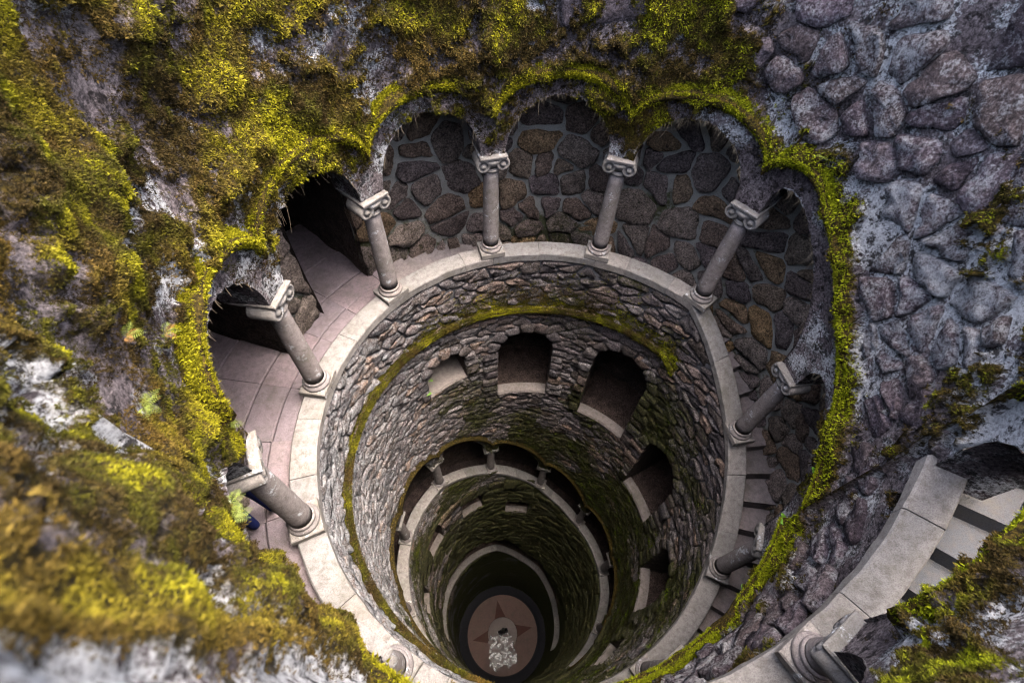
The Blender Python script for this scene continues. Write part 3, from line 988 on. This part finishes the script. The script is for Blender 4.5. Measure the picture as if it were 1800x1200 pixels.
ok = [i for i, (x, y) in enumerate(sd) if y < float(LA(R2D(x))) - 0.07 and not in_open(R2D(x), y, 0.02)]
sd = sd[ok]
polys = []
sops = [(math.radians(o['t0']), math.radians(o['t1']), (lambda x, o=o: o['lo'](np.degrees(x))), (lambda x, o=o: o['hi'](np.degrees(x)))) for o in OPEN]
for (x, y), poly in zip(sd, cells(sd, len(sd), 0.008, 0.25, 1.9)):
    if poly is None: continue
    poly = trim_all(poly, x, y, sops)
    if poly is None: continue
    p = np.array(poly); s = np.degrees(p[:, 0])
    if np.any(p[:, 1] > LA(s) - 0.064):
        x0 = p[:, 0].mean(); y0 = float(LA(R2D(x0))) - 0.066; sl = (float(LA(R2D(x0) + 2)) - float(LA(R2D(x0) - 2))) / math.radians(4)
        nn = np.array([-sl, 1.0]) / math.hypot(sl, 1)
        poly = clip(poly, nn, nn @ np.array([x0, y0]))
        if len(poly) < 3: continue
        p = np.array(poly); s = np.degrees(p[:, 0])
    if any(in_open(a, b, -0.012) for a, b in zip(s, p[:, 1])): continue
    polys.append(poly)
place_stones(ring, RS, 1.0, 0.030, M['shaft'], shaft, shaft_moss, shaft_lich, 120, 2000, 'ring_stone', 0.6)
place_stones(polys, RS, 1.0, 0.015, M['shaft'], shaft, shaft_moss, shaft_lich, 300, 3000)
# deeper courses
sd = poisson(math.radians(-150), math.radians(150), -9.2, -5.6, 0.2, 0.12, 0.36)
polys = []
for (x, y), poly in zip(sd, cells(sd, len(sd), 0.016, 0.3, 1.7)):
    if poly is None: continue
    poly = trim_all(poly, x, y, sops)
    if poly is None: continue
    p = np.array(poly); s = np.degrees(p[:, 0])
    if any(in_open(a, b, -0.02) for a, b in zip(s, p[:, 1])): continue
    polys.append(poly)
place_stones(polys, RS, 1.0, 0.03, M['shaft'], shaft, shaft_moss, shaft_lich, 0, 6000, 'deep_stone')

# window reveals, sills and rough backs
for o in OPEN:
    if o['kind'] != 'window': continue
    acc = Acc()
    t = np.linspace(o['t0'], o['t1'], 17); rr = np.linspace(RS - 0.012, 1.6, 8)
    acc.add(np.concatenate([cyl(t, np.full(17, r), o['hi'](t)) for r in rr]), gridF(8, 17), moss=0.1, rnd=.4, lichen=.1)
    for e in (o['t0'], o['t1']):
        zz = np.linspace(o['sill'] - 0.35, float(o['hi'](np.array([e]))[0]), 7)
        acc.add(np.concatenate([cyl(np.full(7, e), np.full(7, r), zz) for r in rr]), gridF(8, 7), moss=0.1, rnd=.5, lichen=.1)
    tt, z, f = patch(o['t0'], o['t1'], lambda x: o['lo'](x) - 0.35, o['hi'], 1.2, 0.05)
    acc.add(cyl(tt, 1.5 + (fbm(cyl(tt, 1, z) * 14, 4, 19) - .5) * 0.12, z), f, moss=0.15, rnd=fbm(cyl(tt, 1, z) * 9, 2, 4), lichen=0.3)
    tf = np.linspace(o['t0'], o['t1'], 12)
    acc.add(np.concatenate([cyl(tf, np.full(12, r), o['sill'] - 0.06 + (fbm(cyl(tf, r, o['sill']) * 12, 3, 8) - .5) * 0.05) for r in np.linspace(1.05, 1.6, 6)]), gridF(6, 12), moss=0.2, rnd=0.2, lichen=0.1)
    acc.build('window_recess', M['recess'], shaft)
    n = 8; t = np.linspace(o['t0'] + 0.1, o['t1'] - 0.1, n)
    SD = 1.07 if o['top'] - o['sill'] > 0.4 else 1.2
    V = np.concatenate([cyl(t, np.full(n, r), np.full(n, o['sill'] + dz)) for r, dz in ((SD, -0.3), (1.0, -0.06), (0.992, -0.012), (1.003, 0.004), (SD, 0.012))])
    mk('window_sill', V, [list(f) for f in gridF(5, n)] + [[i * n for i in range(5)], [i * n + n - 1 for i in range(4, -1, -1)]], M['sill'], shaft, smooth=False)

# string course below the ledge
for a, b in [(-178 + 20 * i, -178 + 20 * (i + 1)) for i in range(11)] + [(42.0, 51.0)]:
    t = np.linspace(a + .05, b - .05, 24)
    prof = [(1.02, -0.026), (0.992, -0.022), (0.972, -0.01), (0.968, 0.008), (0.985, 0.02), (1.02, 0.034)]
    z = LA(t) - 0.465
    V = np.concatenate([cyl(t, r + (fbm(cyl(t, 1, z + dz) * 13, 3, 77) - .5) * 0.02, z + dz) for r, dz in prof])
    mk('string_course', V, gridF(6, 24), M['wall'], shaft, {'moss': np.full(144, 0.6), 'lichen': np.full(144, 0.1)})
# soffits and hood line of the lower arcade
acc = Acc()
for k in range(9):
    t = np.linspace(BC[k] + DEL, BC[k + 1] - DEL, 25); z = archB(k, t)
    acc.add(np.concatenate([cyl(t, r, z) for r in (RS - 0.004, 1.05, RB)]), gridF(3, 25), moss=0.3, rnd=.4, lichen=.2)
    for e in (BC[k] , BC[k + 1] - DEL):
        kk = k if e == BC[k] else k + 1
        t = np.linspace(e, e + DEL, 4)
        acc.add(np.concatenate([cyl(t, r, LB(BC[kk]) + CH + 0 * t) for r in (RS, 1.05, RB)]), gridF(3, 4), moss=.2, rnd=.4, lichen=.2)
acc.build('arch_soffit', M['shaft'], shaft)
for k in range(9):
    t = np.linspace(BC[k], BC[k + 1], 30); u = (t - BC[k]) / BAY
    z = LB(BC[k]) + CH + (LB(BC[k + 1]) - LB(BC[k])) * u + 0.16 + 0.165 * np.sqrt(np.maximum(1 - (2 * u - 1) ** 2, 0))
    V = np.concatenate([cyl(t, RS + dr, z + dz) for dr, dz in ((0.005, -0.03), (-0.04, -0.02), (-0.042, 0.01), (0.005, 0.03))])
    mk('hood_mould', V, gridF(4, 30), M['wall'], shaft, {'moss': np.full(120, 0.8), 'lichen': np.full(120, 0.3)})

# ------------------------------------------------------------------ lower arcade and deepest ledge
ledgeB = tag(empty('stone_ledge', (0, 0, -5.3)), 'second ledge ring half way down the shaft with small dark arches', 'ledge')
for k in range(9):
    for f0, f1 in ((0, .5), (.5, 1)):
        slab('slab', BC[k] + BAY * f0, BC[k] + BAY * f1, LB, 0.997, RB, 0.06, M['ledge'], ledgeB, 0.36)
LBN = ['lower arcade column at the far left of its ring, seen almost end on', 'lower arcade column on the left side of its ring, with a pale capital',
       'lower arcade column at the upper left of its ring', 'lower arcade column at the top of its ring, between two dark arches', 'lower arcade column just right of the top of its ring',
       'shadowed lower arcade column at the upper right of its ring', 'shadowed lower arcade column below the third large shaft window', 'lowest column of the lower arcade, almost black, on the right']
for k in range(1, 9):
    column(BC[k], float(LB(BC[k])), CH, LBN[k - 1], 'columns of the lower arcade')
gB = tag(empty('lower_gallery', (0, 0, -5.5)), 'dark passage behind the lower arches of the shaft', 'gallery')
acc = Acc()
t = np.linspace(BC[0], BC[9], 120)
for lo, hi in ((-0.38, 0.95),):
    zz = np.linspace(lo, hi, 14)
    Vv = np.concatenate([cyl(t, RG + (fbm(cyl(t, 1, LB(t) + x) * 8, 3, 4) - .5) * .03, LB(t) + x) for x in zz])
    acc.add(Vv, gridF(14, 120), moss=.1, rnd=fbm(Vv * 6, 2, 9), lichen=.1)
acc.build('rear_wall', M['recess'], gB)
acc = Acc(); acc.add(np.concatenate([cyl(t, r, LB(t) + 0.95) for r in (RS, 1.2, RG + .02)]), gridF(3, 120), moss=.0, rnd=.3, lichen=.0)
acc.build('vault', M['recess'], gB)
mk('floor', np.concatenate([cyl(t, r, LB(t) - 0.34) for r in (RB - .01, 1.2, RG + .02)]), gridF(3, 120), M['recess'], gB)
ledgeD = tag(empty('stone_ledge', (0, 0, -9.5)), 'third ledge ring, lowest one visible, in deep shadow', 'ledge')
for k in range(7):
    for f0, f1 in ((0, .5), (.5, 1)):
        slab('slab', DC[k] + BAY * f0, DC[k] + BAY * f1, LD, 0.995, RB, 0.07, M['ledge'], ledgeD)
gD = tag(empty('deep_gallery', (0, 0, -9.5)), 'black passage behind the lowest visible ledge', 'gallery')
acc = Acc(); t = np.linspace(DC[0], DC[-1], 90)
acc.add(np.concatenate([cyl(t, RG, LD(t) + x) for x in np.linspace(-.1, .95, 5)]), gridF(5, 90), moss=.1, rnd=.3, lichen=0.)
acc.add(np.concatenate([cyl(t, r, LD(t) + .95) for r in (RS, RG + .02)]), gridF(2, 90), moss=.1, rnd=.3, lichen=0.)
acc.add(np.concatenate([cyl(t, r, LD(t) - .08) for r in (RB - 0.01, RG + .02)]), gridF(2, 90), moss=.1, rnd=.3, lichen=0.)
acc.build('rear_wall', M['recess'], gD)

# ------------------------------------------------------------------ floor of the well
wf = tag(empty('well_floor', (0, 0, ZF)), kind='structure')
mA = m_granite('pink_floor_stone', (0.16, 0.1, 0.09), (0.26, 0.18, 0.16), 0, .6, True)
mR = m_granite('red_star_stone', (0.08, 0.032, 0.026), (0.12, 0.05, 0.04), 0, .4, True)
mG = m_granite('grey_centre_stone', (0.22, 0.19, 0.19), (0.3, 0.27, 0.26), 0, .4, True)
def flat(name, pts, z, mat, parent):
    n = len(pts); p = np.array(pts)
    V = np.concatenate([np.c_[p, np.full(n, z)], np.c_[p, np.full(n, z - 0.02)]])
    F = [list(range(n))] + [[i, i + n, (i + 1) % n + n, (i + 1) % n] for i in range(n)]
    return mk(name, V, F, mat, parent, smooth=False)
def pol(r, a): return (r * math.sin(math.radians(a)), r * math.cos(math.radians(a)))
for i in range(8):
    a = i * 45 - 14
    tip = pol(0.70 if i % 2 == 0 else 0.62, a)
    l, rgt = pol(0.345, a - 22), pol(0.345, a + 22)
    arcp = [pol(0.345, a - 22 + 44 * j / 4) for j in range(5)]
    flat('star_point', [tip] + arcp, ZF + 0.004, mR if i % 2 == 0 else mA, wf)
    outer = [pol(0.81, a + 45 * j / 6) for j in range(7)]
    tip2 = pol(0.70 if (i + 1) % 2 == 0 else 0.62, a + 45)
    flat('floor_slab', outer + [tip2, pol(0.345, a + 23), pol(0.345, a + 22), tip], ZF, mA, wf)
flat('centre_disc', [pol(0.34, a) for a in range(0, 360, 15)], ZF + 0.002, mG, wf)
V = np.concatenate([cyl(np.linspace(0, 360, 73), r, z) for r, z in ((0.812, ZF - 0.005), (0.85, ZF - 0.01), (0.86, ZF - 0.05), (1.05, ZF - 0.05))])
mk('gutter', V, gridF(4, 73), m_plain('wet_dark_stone', (0.03, 0.03, 0.035), 0.12, 0.5, 0.4, 20), wf)
mw, nt, b = nodes('standing_water'); g = G(nt)
wet = g.ramp(g.noise(3.2, 10, 0.78), [(0.44, 0.0), (0.54, 1.0)])          # wet and drying patches
g.link(g.mix(wet, (0.16, 0.11, 0.1), (0.02, 0.025, 0.03)), b.inputs['Base Color'])
g.link(g.ramp(wet, [(0.0, 0.45), (1.0, 0.04)]), b.inputs['Roughness'])
g.link(g.ramp(wet, [(0.0, 0.3), (1.0, 0.9)]), b.inputs['Specular IOR Level'])
g.link(g.bump(g.noise(9, 8, 0.75), 0.6, 0.03), b.inputs['Normal'])
pts = []
base_poly = [(-0.27, -0.02), (-0.1, -0.07), (-0.06, 0.04), (0.02, 0.05), (0.2, 0.0), (0.26, -0.14), (0.36, -0.36), (0.36, -0.55), (0.2, -0.68), (0.1, -0.62), (-0.1, -0.72), (-0.2, -0.6), (-0.24, -0.35), (-0.26, -0.18)]
for i in range(len(base_poly)):
    a, b_ = base_poly[i], base_poly[(i + 1) % len(base_poly)]
    for f in (0, .25, .5, .75):
        pts.append((a[0] + (b_[0] - a[0]) * f + random.uniform(-.035, .035) - 0.03, a[1] + (b_[1] - a[1]) * f + random.uniform(-.035, .035)))
pud = flat('puddle', pts, ZF + 0.009, mw, None)
tag(pud, 'bluish puddle mirroring the sky on the star floor', kind='structure')

# ------------------------------------------------------------------ moss tufts (nobody could count them)
def tufts(name, P, Nrm, size, colr, label, blades=4):
    n = len(P)
    if n == 0: return None
    up = np.array([0, 0, 1.0])
    V = np.zeros((n, blades, 3, 3), np.float32)
    C = np.zeros((n, blades, 3, 3), np.float32)
    for b in range(blades):
        d = Nrm * rng.uniform(0.5, 1.1, (n, 1)) + rng.normal(0, 0.62, (n, 3)) + up * 0.12
        d /= np.linalg.norm(d, axis=1, keepdims=True)
        a = rng.normal(size=(n, 3))
        w = np.cross(d, a); w /= np.linalg.norm(w, axis=1, keepdims=True) + 1e-9
        L = size * rng.uniform(0.6, 1.3, n)
        W = L * rng.uniform(0.16, 0.32, n)
        base = P - Nrm * (0.25 * size)[:, None] + rng.normal(0, 1, (n, 3)) * (size * 0.35)[:, None]
        V[:, b, 0] = base - w * W[:, None]
        V[:, b, 1] = base + w * W[:, None]
        V[:, b, 2] = base + d * L[:, None]
        j = rng.uniform(0.7, 1.3, (n, 1))
        C[:, b, 0] = C[:, b, 1] = colr * 0.8 * j
        C[:, b, 2] = np.clip(colr * 1.15 * j, 0, 0.9)
    V = V.reshape(-1, 3); C = C.reshape(-1, 3)
    F = np.arange(len(V), dtype=np.int32).reshape(-1, 3)
    o = mk(name, V, F, M['moss'], None, {'col': C}, smooth=False)
    return tag(o, label, kind='stuff')

YEL = np.array([0.34, 0.31, 0.012]); LIM = np.array([0.31, 0.37, 0.010]); OLI = np.array([0.085, 0.078, 0.010]); ORA = np.array([0.2, 0.125, 0.025]); BRN = np.array([0.06, 0.04, 0.012])
def moss_colour(P, s, bright):
    n1, n2 = fbm(P * 5, 4, 81), fbm(P * 12, 4, 91)
    n = len(P)
    th = ((s + 180) % 360) - 180
    q = np.clip(bright + (n2 - 0.5) * 1.6, 0, 1)
    c = BRN[None] + (OLI - BRN)[None] * sstep(0.05, 0.35, q)[:, None]
    c = c + (YEL - c) * sstep(0.35, 0.85, q)[:, None]
    o = sstep(0.56, 0.7, n1 + np.interp(th, [-170, -120, -80], [0.12, 0.06, 0])) * (1 - sstep(0.7, 1, bright) * 0.85)
    c = c + (ORA - c) * (o * np.interp(th, [-180, -125, -90, 180], [0.75, 0.6, 0.35, 0.3]))[:, None]
    g = sstep(-20, 60, th) * 0.7
    c = c + (LIM - c) * (g * sstep(0.3, 0.8, q))[:, None]
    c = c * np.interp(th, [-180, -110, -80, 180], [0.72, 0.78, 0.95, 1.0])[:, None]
    return np.clip(c * rng.uniform(0.5, 1.45, (n, 1)), 0, 1)

def wall_points(n, s0, s1):
    s = rng.uniform(s0, s1, n)
    hz = hood_any(s)
    lo = hz - 0.2; hi = wtop(s)
    z = lo + (hi - lo) * rng.uniform(0, 1, n)
    dd = np.linalg.norm(cyl(s, RW, z) - CAM, axis=1)
    ok = rng.uniform(0, 1, n) < np.clip((0.95 / dd) ** 2, 0.1, 1)
    s, z = s[ok], z[ok]
    uv, w = project(cyl(s, RW, z))
    ok = (w > 0.03) & (uv[:, 0] > -250) & (uv[:, 0] < 2050) & (uv[:, 1] > -250) & (uv[:, 1] < 1450)
    s, z = s[ok], z[ok]
    ar = np.full(len(s), -9.0)
    for k in range(13):
        m_ = (s >= SCOL[k]) & (s <= SCOL[k + 1])
        ar[m_] = np.where((s[m_] < SCOL[k] + DEL), capz(k), np.where(s[m_] > SCOL[k + 1] - DEL, capz(k + 1), arch(k, s[m_])))
    ok = z > ar
    s, z = s[ok], z[ok]
    mm = moss_m(s, z)
    ok = (rng.uniform(0.44, 0.62, len(mm)) < mm) | ((mm > 0.18) & (rng.uniform(0, 1, len(mm)) < 0.3 * (moss_bias(s, z) > -0.1)))
    s, z, mm = s[ok], z[ok], mm[ok]
    P = cyl(s, wall_r(s, z, mm), z)
    return P, s, z, mm
def inward(P):
    N = -P * np.array([1, 1, 0]); N /= np.linalg.norm(N, axis=1, keepdims=True)
    return N
for (n, a, b, lab) in ((700000, -249, -120, 'olive and orange moss over the near foreground wall'),
                       (800000, -120, 30, 'yellow green moss over the wall above the far arches'),
                       (500000, 30, 176, 'patchy moss on the bare stone wall at the right')):
    P, s, z, mm = wall_points(n, a, b)
    dd = np.linalg.norm(P - CAM, axis=1)
    sz = np.clip(0.0040 * dd, 0.003, 0.008)
    print('tufts', len(P))
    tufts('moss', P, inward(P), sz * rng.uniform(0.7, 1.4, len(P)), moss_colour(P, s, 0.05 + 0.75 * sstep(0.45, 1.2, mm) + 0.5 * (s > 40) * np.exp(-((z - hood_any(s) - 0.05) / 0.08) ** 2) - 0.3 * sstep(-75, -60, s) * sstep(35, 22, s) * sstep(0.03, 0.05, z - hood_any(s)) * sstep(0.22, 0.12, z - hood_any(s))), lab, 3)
# hood moulds: bright cushions
n = 90000
s = rng.uniform(-249, 176, n); hz = hood_any(s)
u = rng.uniform(-1, 1, n)
keep = fbm(cyl(s, 1, hz) * 7, 3, 55) + np.interp(s, [-249, 60, 100, 176], [.2, .2, .12, .05]) > 0.42
s, hz, u = s[keep], hz[keep], u[keep]
P = cyl(s, RW - 0.047 + 0.03 * u * u + 0.012 * (u > 0) + 0.035 * ((s < SCOL[4]) & (s > SCOL[1])), hz + u * 0.036 + 0.008)
Nn = inward(P); Nn[:, 2] += 0.8 * np.sign(u + .6); Nn /= np.linalg.norm(Nn, axis=1, keepdims=True)
tufts('moss', P, Nn, 0.0068 * rng.uniform(0.7, 1.4, len(P)), moss_colour(P, s, np.full(len(P), 0.95)), 'bright yellow moss cushions lining the scalloped arch hoods')
# string course and shaft
n = 52000
s = rng.uniform(-178, 51, n); u = rng.uniform(-1, 1, n)
z = LA(s) - 0.465 + 0.036 * u * (0.5 + 1.0 * fbm(cyl(s, 1, 0 * s) * 14, 3, 2)) + np.where(rng.uniform(0, 1, n) < 0.45, rng.exponential(0.065, n) * np.interp(s, [-60, -30, 30, 50], [0, 1, 1, .6]), 0)
P = cyl(s, np.where(z > LA(s) - 0.44, RS - 0.016, 0.97 + 0.025 * u * u), z)
c = moss_colour(P, s, np.full(len(P), 0.35)) * np.interp(s, [-180, -60, 10, 45], [1.1, 1.0, 1.0, 1.4])[:, None]
tufts('moss', P, inward(P) + np.array([0, 0, .4]), 0.007 * rng.uniform(0.7, 1.4, len(P)), c, 'dark green moss band round the shaft below the top ledge')
n = 120000
s = rng.uniform(-140, 160, n); z = rng.uniform(-5.2, -1.95, n)
mm = shaft_moss(s, z) + (fbm(cyl(s, 1, z) * 13, 3, 15) - .5) * 0.7
ok = (mm > 0.66) & (z < LA(s) - 0.08)
s, z = s[ok], z[ok]
ok = ~in_open_v(s, z)
s, z = s[ok], z[ok]
P = cyl(s, RS - 0.022, z)
c = moss_colour(P, s, np.full(len(P), 0.25)) * 0.7; c[:, 0] *= 0.75
tufts('moss', P, inward(P), 0.007 * rng.uniform(0.6, 1.3, len(P)), c, 'thin green moss on the shaft stones', 3)

# ------------------------------------------------------------------ dry roots hanging over the arch edges
V, F = [], []
for _ in range(360):
    k = random.choice([4, 5, 5, 6, 7, 7, 8, 8, 8, 9, 10])
    s0 = random.uniform(SCOL[k] + DEL + 1, SCOL[k + 1] - DEL - 1)
    z0 = float(arch(k, np.array([s0]))[0]) + 0.004
    L = random.expovariate(1 / 0.018) + 0.008
    p0 = cyl(np.array([s0]), RW - 0.012, np.array([z0]))[0]
    dr = random.uniform(-.4, .4); w = random.uniform(0.0005, 0.0012)
    tv = np.array([math.cos(math.radians(s0)), -math.sin(math.radians(s0)), 0])
    n0 = len(V)
    for j in range(4):
        f = j / 3
        c = p0 + np.array([0, 0, -L * f]) + tv * (L * dr * f * f)
        V += [c - tv * w * (1 - .7 * f), c + tv * w * (1 - .7 * f)]
    for j in range(3): F.append([n0 + 2 * j, n0 + 2 * j + 1, n0 + 2 * j + 3, n0 + 2 * j + 2])
tag(mk('hanging_roots', np.array(V), F, m_plain('dry_root', (0.28, 0.22, 0.15), 0.9, 0.1)), 'fine dry roots hanging from the mossy arch edges', kind='stuff')

# ------------------------------------------------------------------ ferns and small plants rooted in the wall
mfern = m_plain('fern_leaf', (0.13, 0.16, 0.022), 0.6, 0.3, 0.3, 60)
mfern_o = m_plain('autumn_fern_leaf', (0.24, 0.12, 0.03), 0.6, 0.3, 0.3, 60)
mleaf = m_plain('bright_leaf', (0.09, 0.2, 0.015), 0.5, 0.4, 0.25, 60)
def frond(length, az, el, droop, mat, root, width=0.3):
    n = 11
    pts = []
    p = np.zeros(3); e = el
    for i in range(n + 1):
        pts.append(p.copy())
        d = np.array([math.cos(e) * math.sin(az), math.cos(e) * math.cos(az), math.sin(e)])
        p = p + d * length / n; e -= droop / n
    pts = np.array(pts)
    V, F = [], []
    def quad(a, b, w):
        d = b - a; sd_ = np.cross(d, [0.2, 0.1, 1]); sd_ /= np.linalg.norm(sd_) + 1e-9
        m_ = a + d * 0.45; k = len(V)
        V.extend([a, m_ + sd_ * w, b, m_ - sd_ * w]); F.append([k, k + 1, k + 2, k + 3])
    for i in range(n):
        a, b = pts[i], pts[i + 1]
        quad(a, b, length * 0.008)
        if i < 1: continue
        d = (b - a) / np.linalg.norm(b - a)
        sdv = np.cross(d, [0, 0, 1]); sdv /= np.linalg.norm(sdv) + 1e-9
        f = i / n
        Lf = length * width * math.sin(math.pi * min(1, 0.12 + f * 0.9)) * random.uniform(.85, 1.1)
        for sg in (-1, 1):
            quad(a, a + sdv * sg * Lf + d * Lf * 0.35 + np.array([0, 0, -0.12 * Lf]), Lf * 0.065)
    o = mk('frond', np.array(V), F, mat, None, smooth=False, units=False)
    o.parent = root
    return o
def wall_root(name, s, z, r=None):
    P = cyl(np.array([s]), r if r else float(wall_r(np.array([s]), np.array([z]))[0]) - 0.008, np.array([z]))[0]
    e = empty(name, P)
    e.rotation_euler = (0, 0, -math.radians(s) + math.pi)     # local +y points to the middle of the well
    return e
FERNS = [(-125, -0.765, 0.11, 5, 'pale green fern on the left moss wall beside the white ridge', 0), (-135, -0.905, 0.09, 5, 'light green fern hanging at the edge of the near moss wall', 0),
         (-140, -0.80, 0.07, 3, 'curled pale fern frond below the larger near fern', 0), (-112, -0.84, 0.09, 5, 'fern with orange and green fronds on the left wall', 1),
         (-119, -0.70, 0.085, 4, 'small orange tipped fern higher on the left wall', 1), (-117, -1.12, 0.08, 3, 'yellow green fern tuft at the head of the thick left column', 0),
         (55, -0.92, 0.1, 4, 'small fern on the moss hood at the right', 0), (33, -0.88, 0.07, 3, 'tiny fern on the hood above the far right arch', 0)]
for s, z, L, n, lab, og in FERNS:
    e = wall_root('fern', s, z); tag(e, lab, 'fern')
    for i in range(n):
        frond(L * random.uniform(.7, 1.15), (i - (n - 1) / 2) * 0.75 + random.uniform(-.2, .2), random.uniform(.3, .9), random.uniform(1.0, 1.8), mfern_o if og and i % 2 else mfern, e)
def leafy(s, z, n, size, lab, r=None):
    e = wall_root('small_plant', s, z, r); tag(e, lab, 'plant')
    for i in range(n):
        a = random.uniform(-1.3, 1.3); el = random.uniform(0.1, 1.1); L = size * random.uniform(.6, 1.2)
        d = np.array([math.cos(el) * math.sin(a), math.cos(el) * math.cos(a), math.sin(el)])
        sd_ = np.cross(d, [0, 0, 1]); sd_ /= np.linalg.norm(sd_); up = np.cross(sd_, d)
        c = d * L
        V = [np.zeros(3), c * 0.5 + sd_ * 0.002, c * 0.5 - sd_ * 0.002]; F = [[0, 1, 2]]
        ring_ = [c * 0.5, c * 0.62 + sd_ * L * .3, c * 0.95 + sd_ * L * .36, c * 1.25 + sd_ * L * .16 - up * L * .08, c * 1.35 - up * L * .12, c * 1.25 - sd_ * L * .16 - up * L * .08, c * 0.95 - sd_ * L * .36, c * 0.62 - sd_ * L * .3]
        k = len(V); V += ring_; V.append(c * 0.92 + up * L * .05)
        for j in range(8): F.append([k + j, k + (j + 1) % 8, k + 8])
        o = mk('leaf', np.array(V), F, mleaf, None, smooth=True, units=False); o.parent = e
leafy(111, -1.93, 7, 0.055, 'bright green round leaved plant over the dark slim column')
leafy(127, -2.13, 5, 0.05, 'bright green sprout at the lower mossy arch edge, bottom right')
leafy(104, -1.70, 5, 0.04, 'little green plant on the mossy hood beside the steps')
leafy(131, -0.86, 5, 0.05, 'yellow green leaf tuft at the right edge above the upper steps')
leafy(-48, -2.75, 5, 0.05, 'green sprout beside the small blocked shaft opening', 0.99)
leafy(-50, -2.88, 6, 0.05, 'green sprout just below the small blocked shaft opening', 0.99)
leafy(138, -2.36, 4, 0.04, 'small leafy sprout low on the bottom right arch moss')

# ------------------------------------------------------------------ people
def person(loc, rz, zones, hair, label):
    """standing figure grown from a skeleton; zones = colours by height from the feet up"""
    e = empty('person', loc); e.rotation_euler = (0, 0, rz); tag(e, label, 'person')
    J, R, E = [], [], []
    def j(p, r, par=None):
        J.append(p); R.append(r)
        if par is not None: E.append((par, len(J) - 1))
        return len(J) - 1
    pel = j((0, 0, .95), (.15, .11)); wa = j((0, 0, 1.1), (.13, .095), pel); ch = j((0, .01, 1.3), (.155, .11), wa)
    nk = j((0, 0, 1.44), (.06, .06), ch); hd0 = j((0, .015, 1.5), (.062, .07), nk); hd1 = j((0, .025, 1.58), (.075, .095), hd0); j((0, .015, 1.66), (.068, .085), hd1)
    for sx in (-1, 1):
        hp = j((sx * .09, 0, .88), (.09, .095), pel); kn = j((sx * .1, .02, .48), (.058, .06), hp); an = j((sx * .1, -.01, .09), (.038, .042), kn)
        ft = j((sx * .11, .09, .04), (.042, .032), an); j((sx * .115, .17, .03), (.034, .024), ft)
        sh = j((sx * .17, 0, 1.37), (.065, .07), ch); el = j((sx * .235, -.02, 1.1), (.043, .045), sh); wr = j((sx * .24, .06, .87), (.029, .026), el); pm = j((sx * .238, .075, .8), (.036, .018), wr)
        for q, (dy, ln) in enumerate(((-.024, .06), (-.008, .075), (.008, .07), (.024, .055))):
            f1 = j((sx * .236, .08 + dy, .755), (.009, .009), pm); j((sx * .225, .082 + dy, .755 - ln), (.0075, .0075), f1)
        th_ = j((sx * .222, .115, .80), (.010, .010), wr); j((sx * .215, .125, .765), (.008, .008), th_)
    me = bpy.data.meshes.new('body')
    me.from_pydata(J, E, [])
    ob = bpy.data.objects.new('body', me); col.objects.link(ob); ob.parent = e
    md = ob.modifiers.new('skin', 'SKIN')
    for v, r in zip(me.skin_vertices[0].data, R): v.radius = r
    me.skin_vertices[0].data[0].use_root = True
    md.use_smooth_shade = True
    sb = ob.modifiers.new('sub', 'SUBSURF'); sb.levels = sb.render_levels = 2
    m, nt, b = nodes('clothing'); g = G(nt)
    sep = nt.nodes.new('ShaderNodeSeparateXYZ'); g.link(g.tc, sep.inputs[0])
    f = g.math('DIVIDE', sep.outputs[2], 2.0)
    c = g.ramp(f, [(z / 2.0, cc) for z, cc in zones], 'CONSTANT')
    fin(g, b, c, g.bump(g.noise(40, 4), .4, .01), .85, .2)
    me.materials.append(m)
    # hair cap
    V, F = lathe([(0.001, 1.735), (.05, 1.725), (.083, 1.69), (.094, 1.64), (.09, 1.58), (.08, 1.53)], 14)
    V = V * np.array([1, 1.12, 1]) + np.array([0, -.012, 0])
    h = mk('hair', V, F[:-2], m_plain('hair', hair, .5, .4), None, units=False); h.parent = e
    return e
def at_(s, r, z): return tuple(cyl(np.array([s]), r, np.array([z]))[0])
person(at_(-113.5, 1.2, FZ), math.radians(60), [(0, (.015, .015, .018)), (.1, (.012, .02, .10)), (.98, (.30, .08, .12)), (1.44, (.5, .32, .25))], (.05, .03, .02),
       'person in navy trousers and reddish top standing in the passage behind a column')
person(at_(0, 0.03, ZF + 0.005), math.radians(200), [(0, (.01, .01, .01)), (.95, (.012, .012, .014)), (1.44, (.4, .27, .2))], (.015, .012, .01),
       'person in dark clothes seen from above on the star floor')
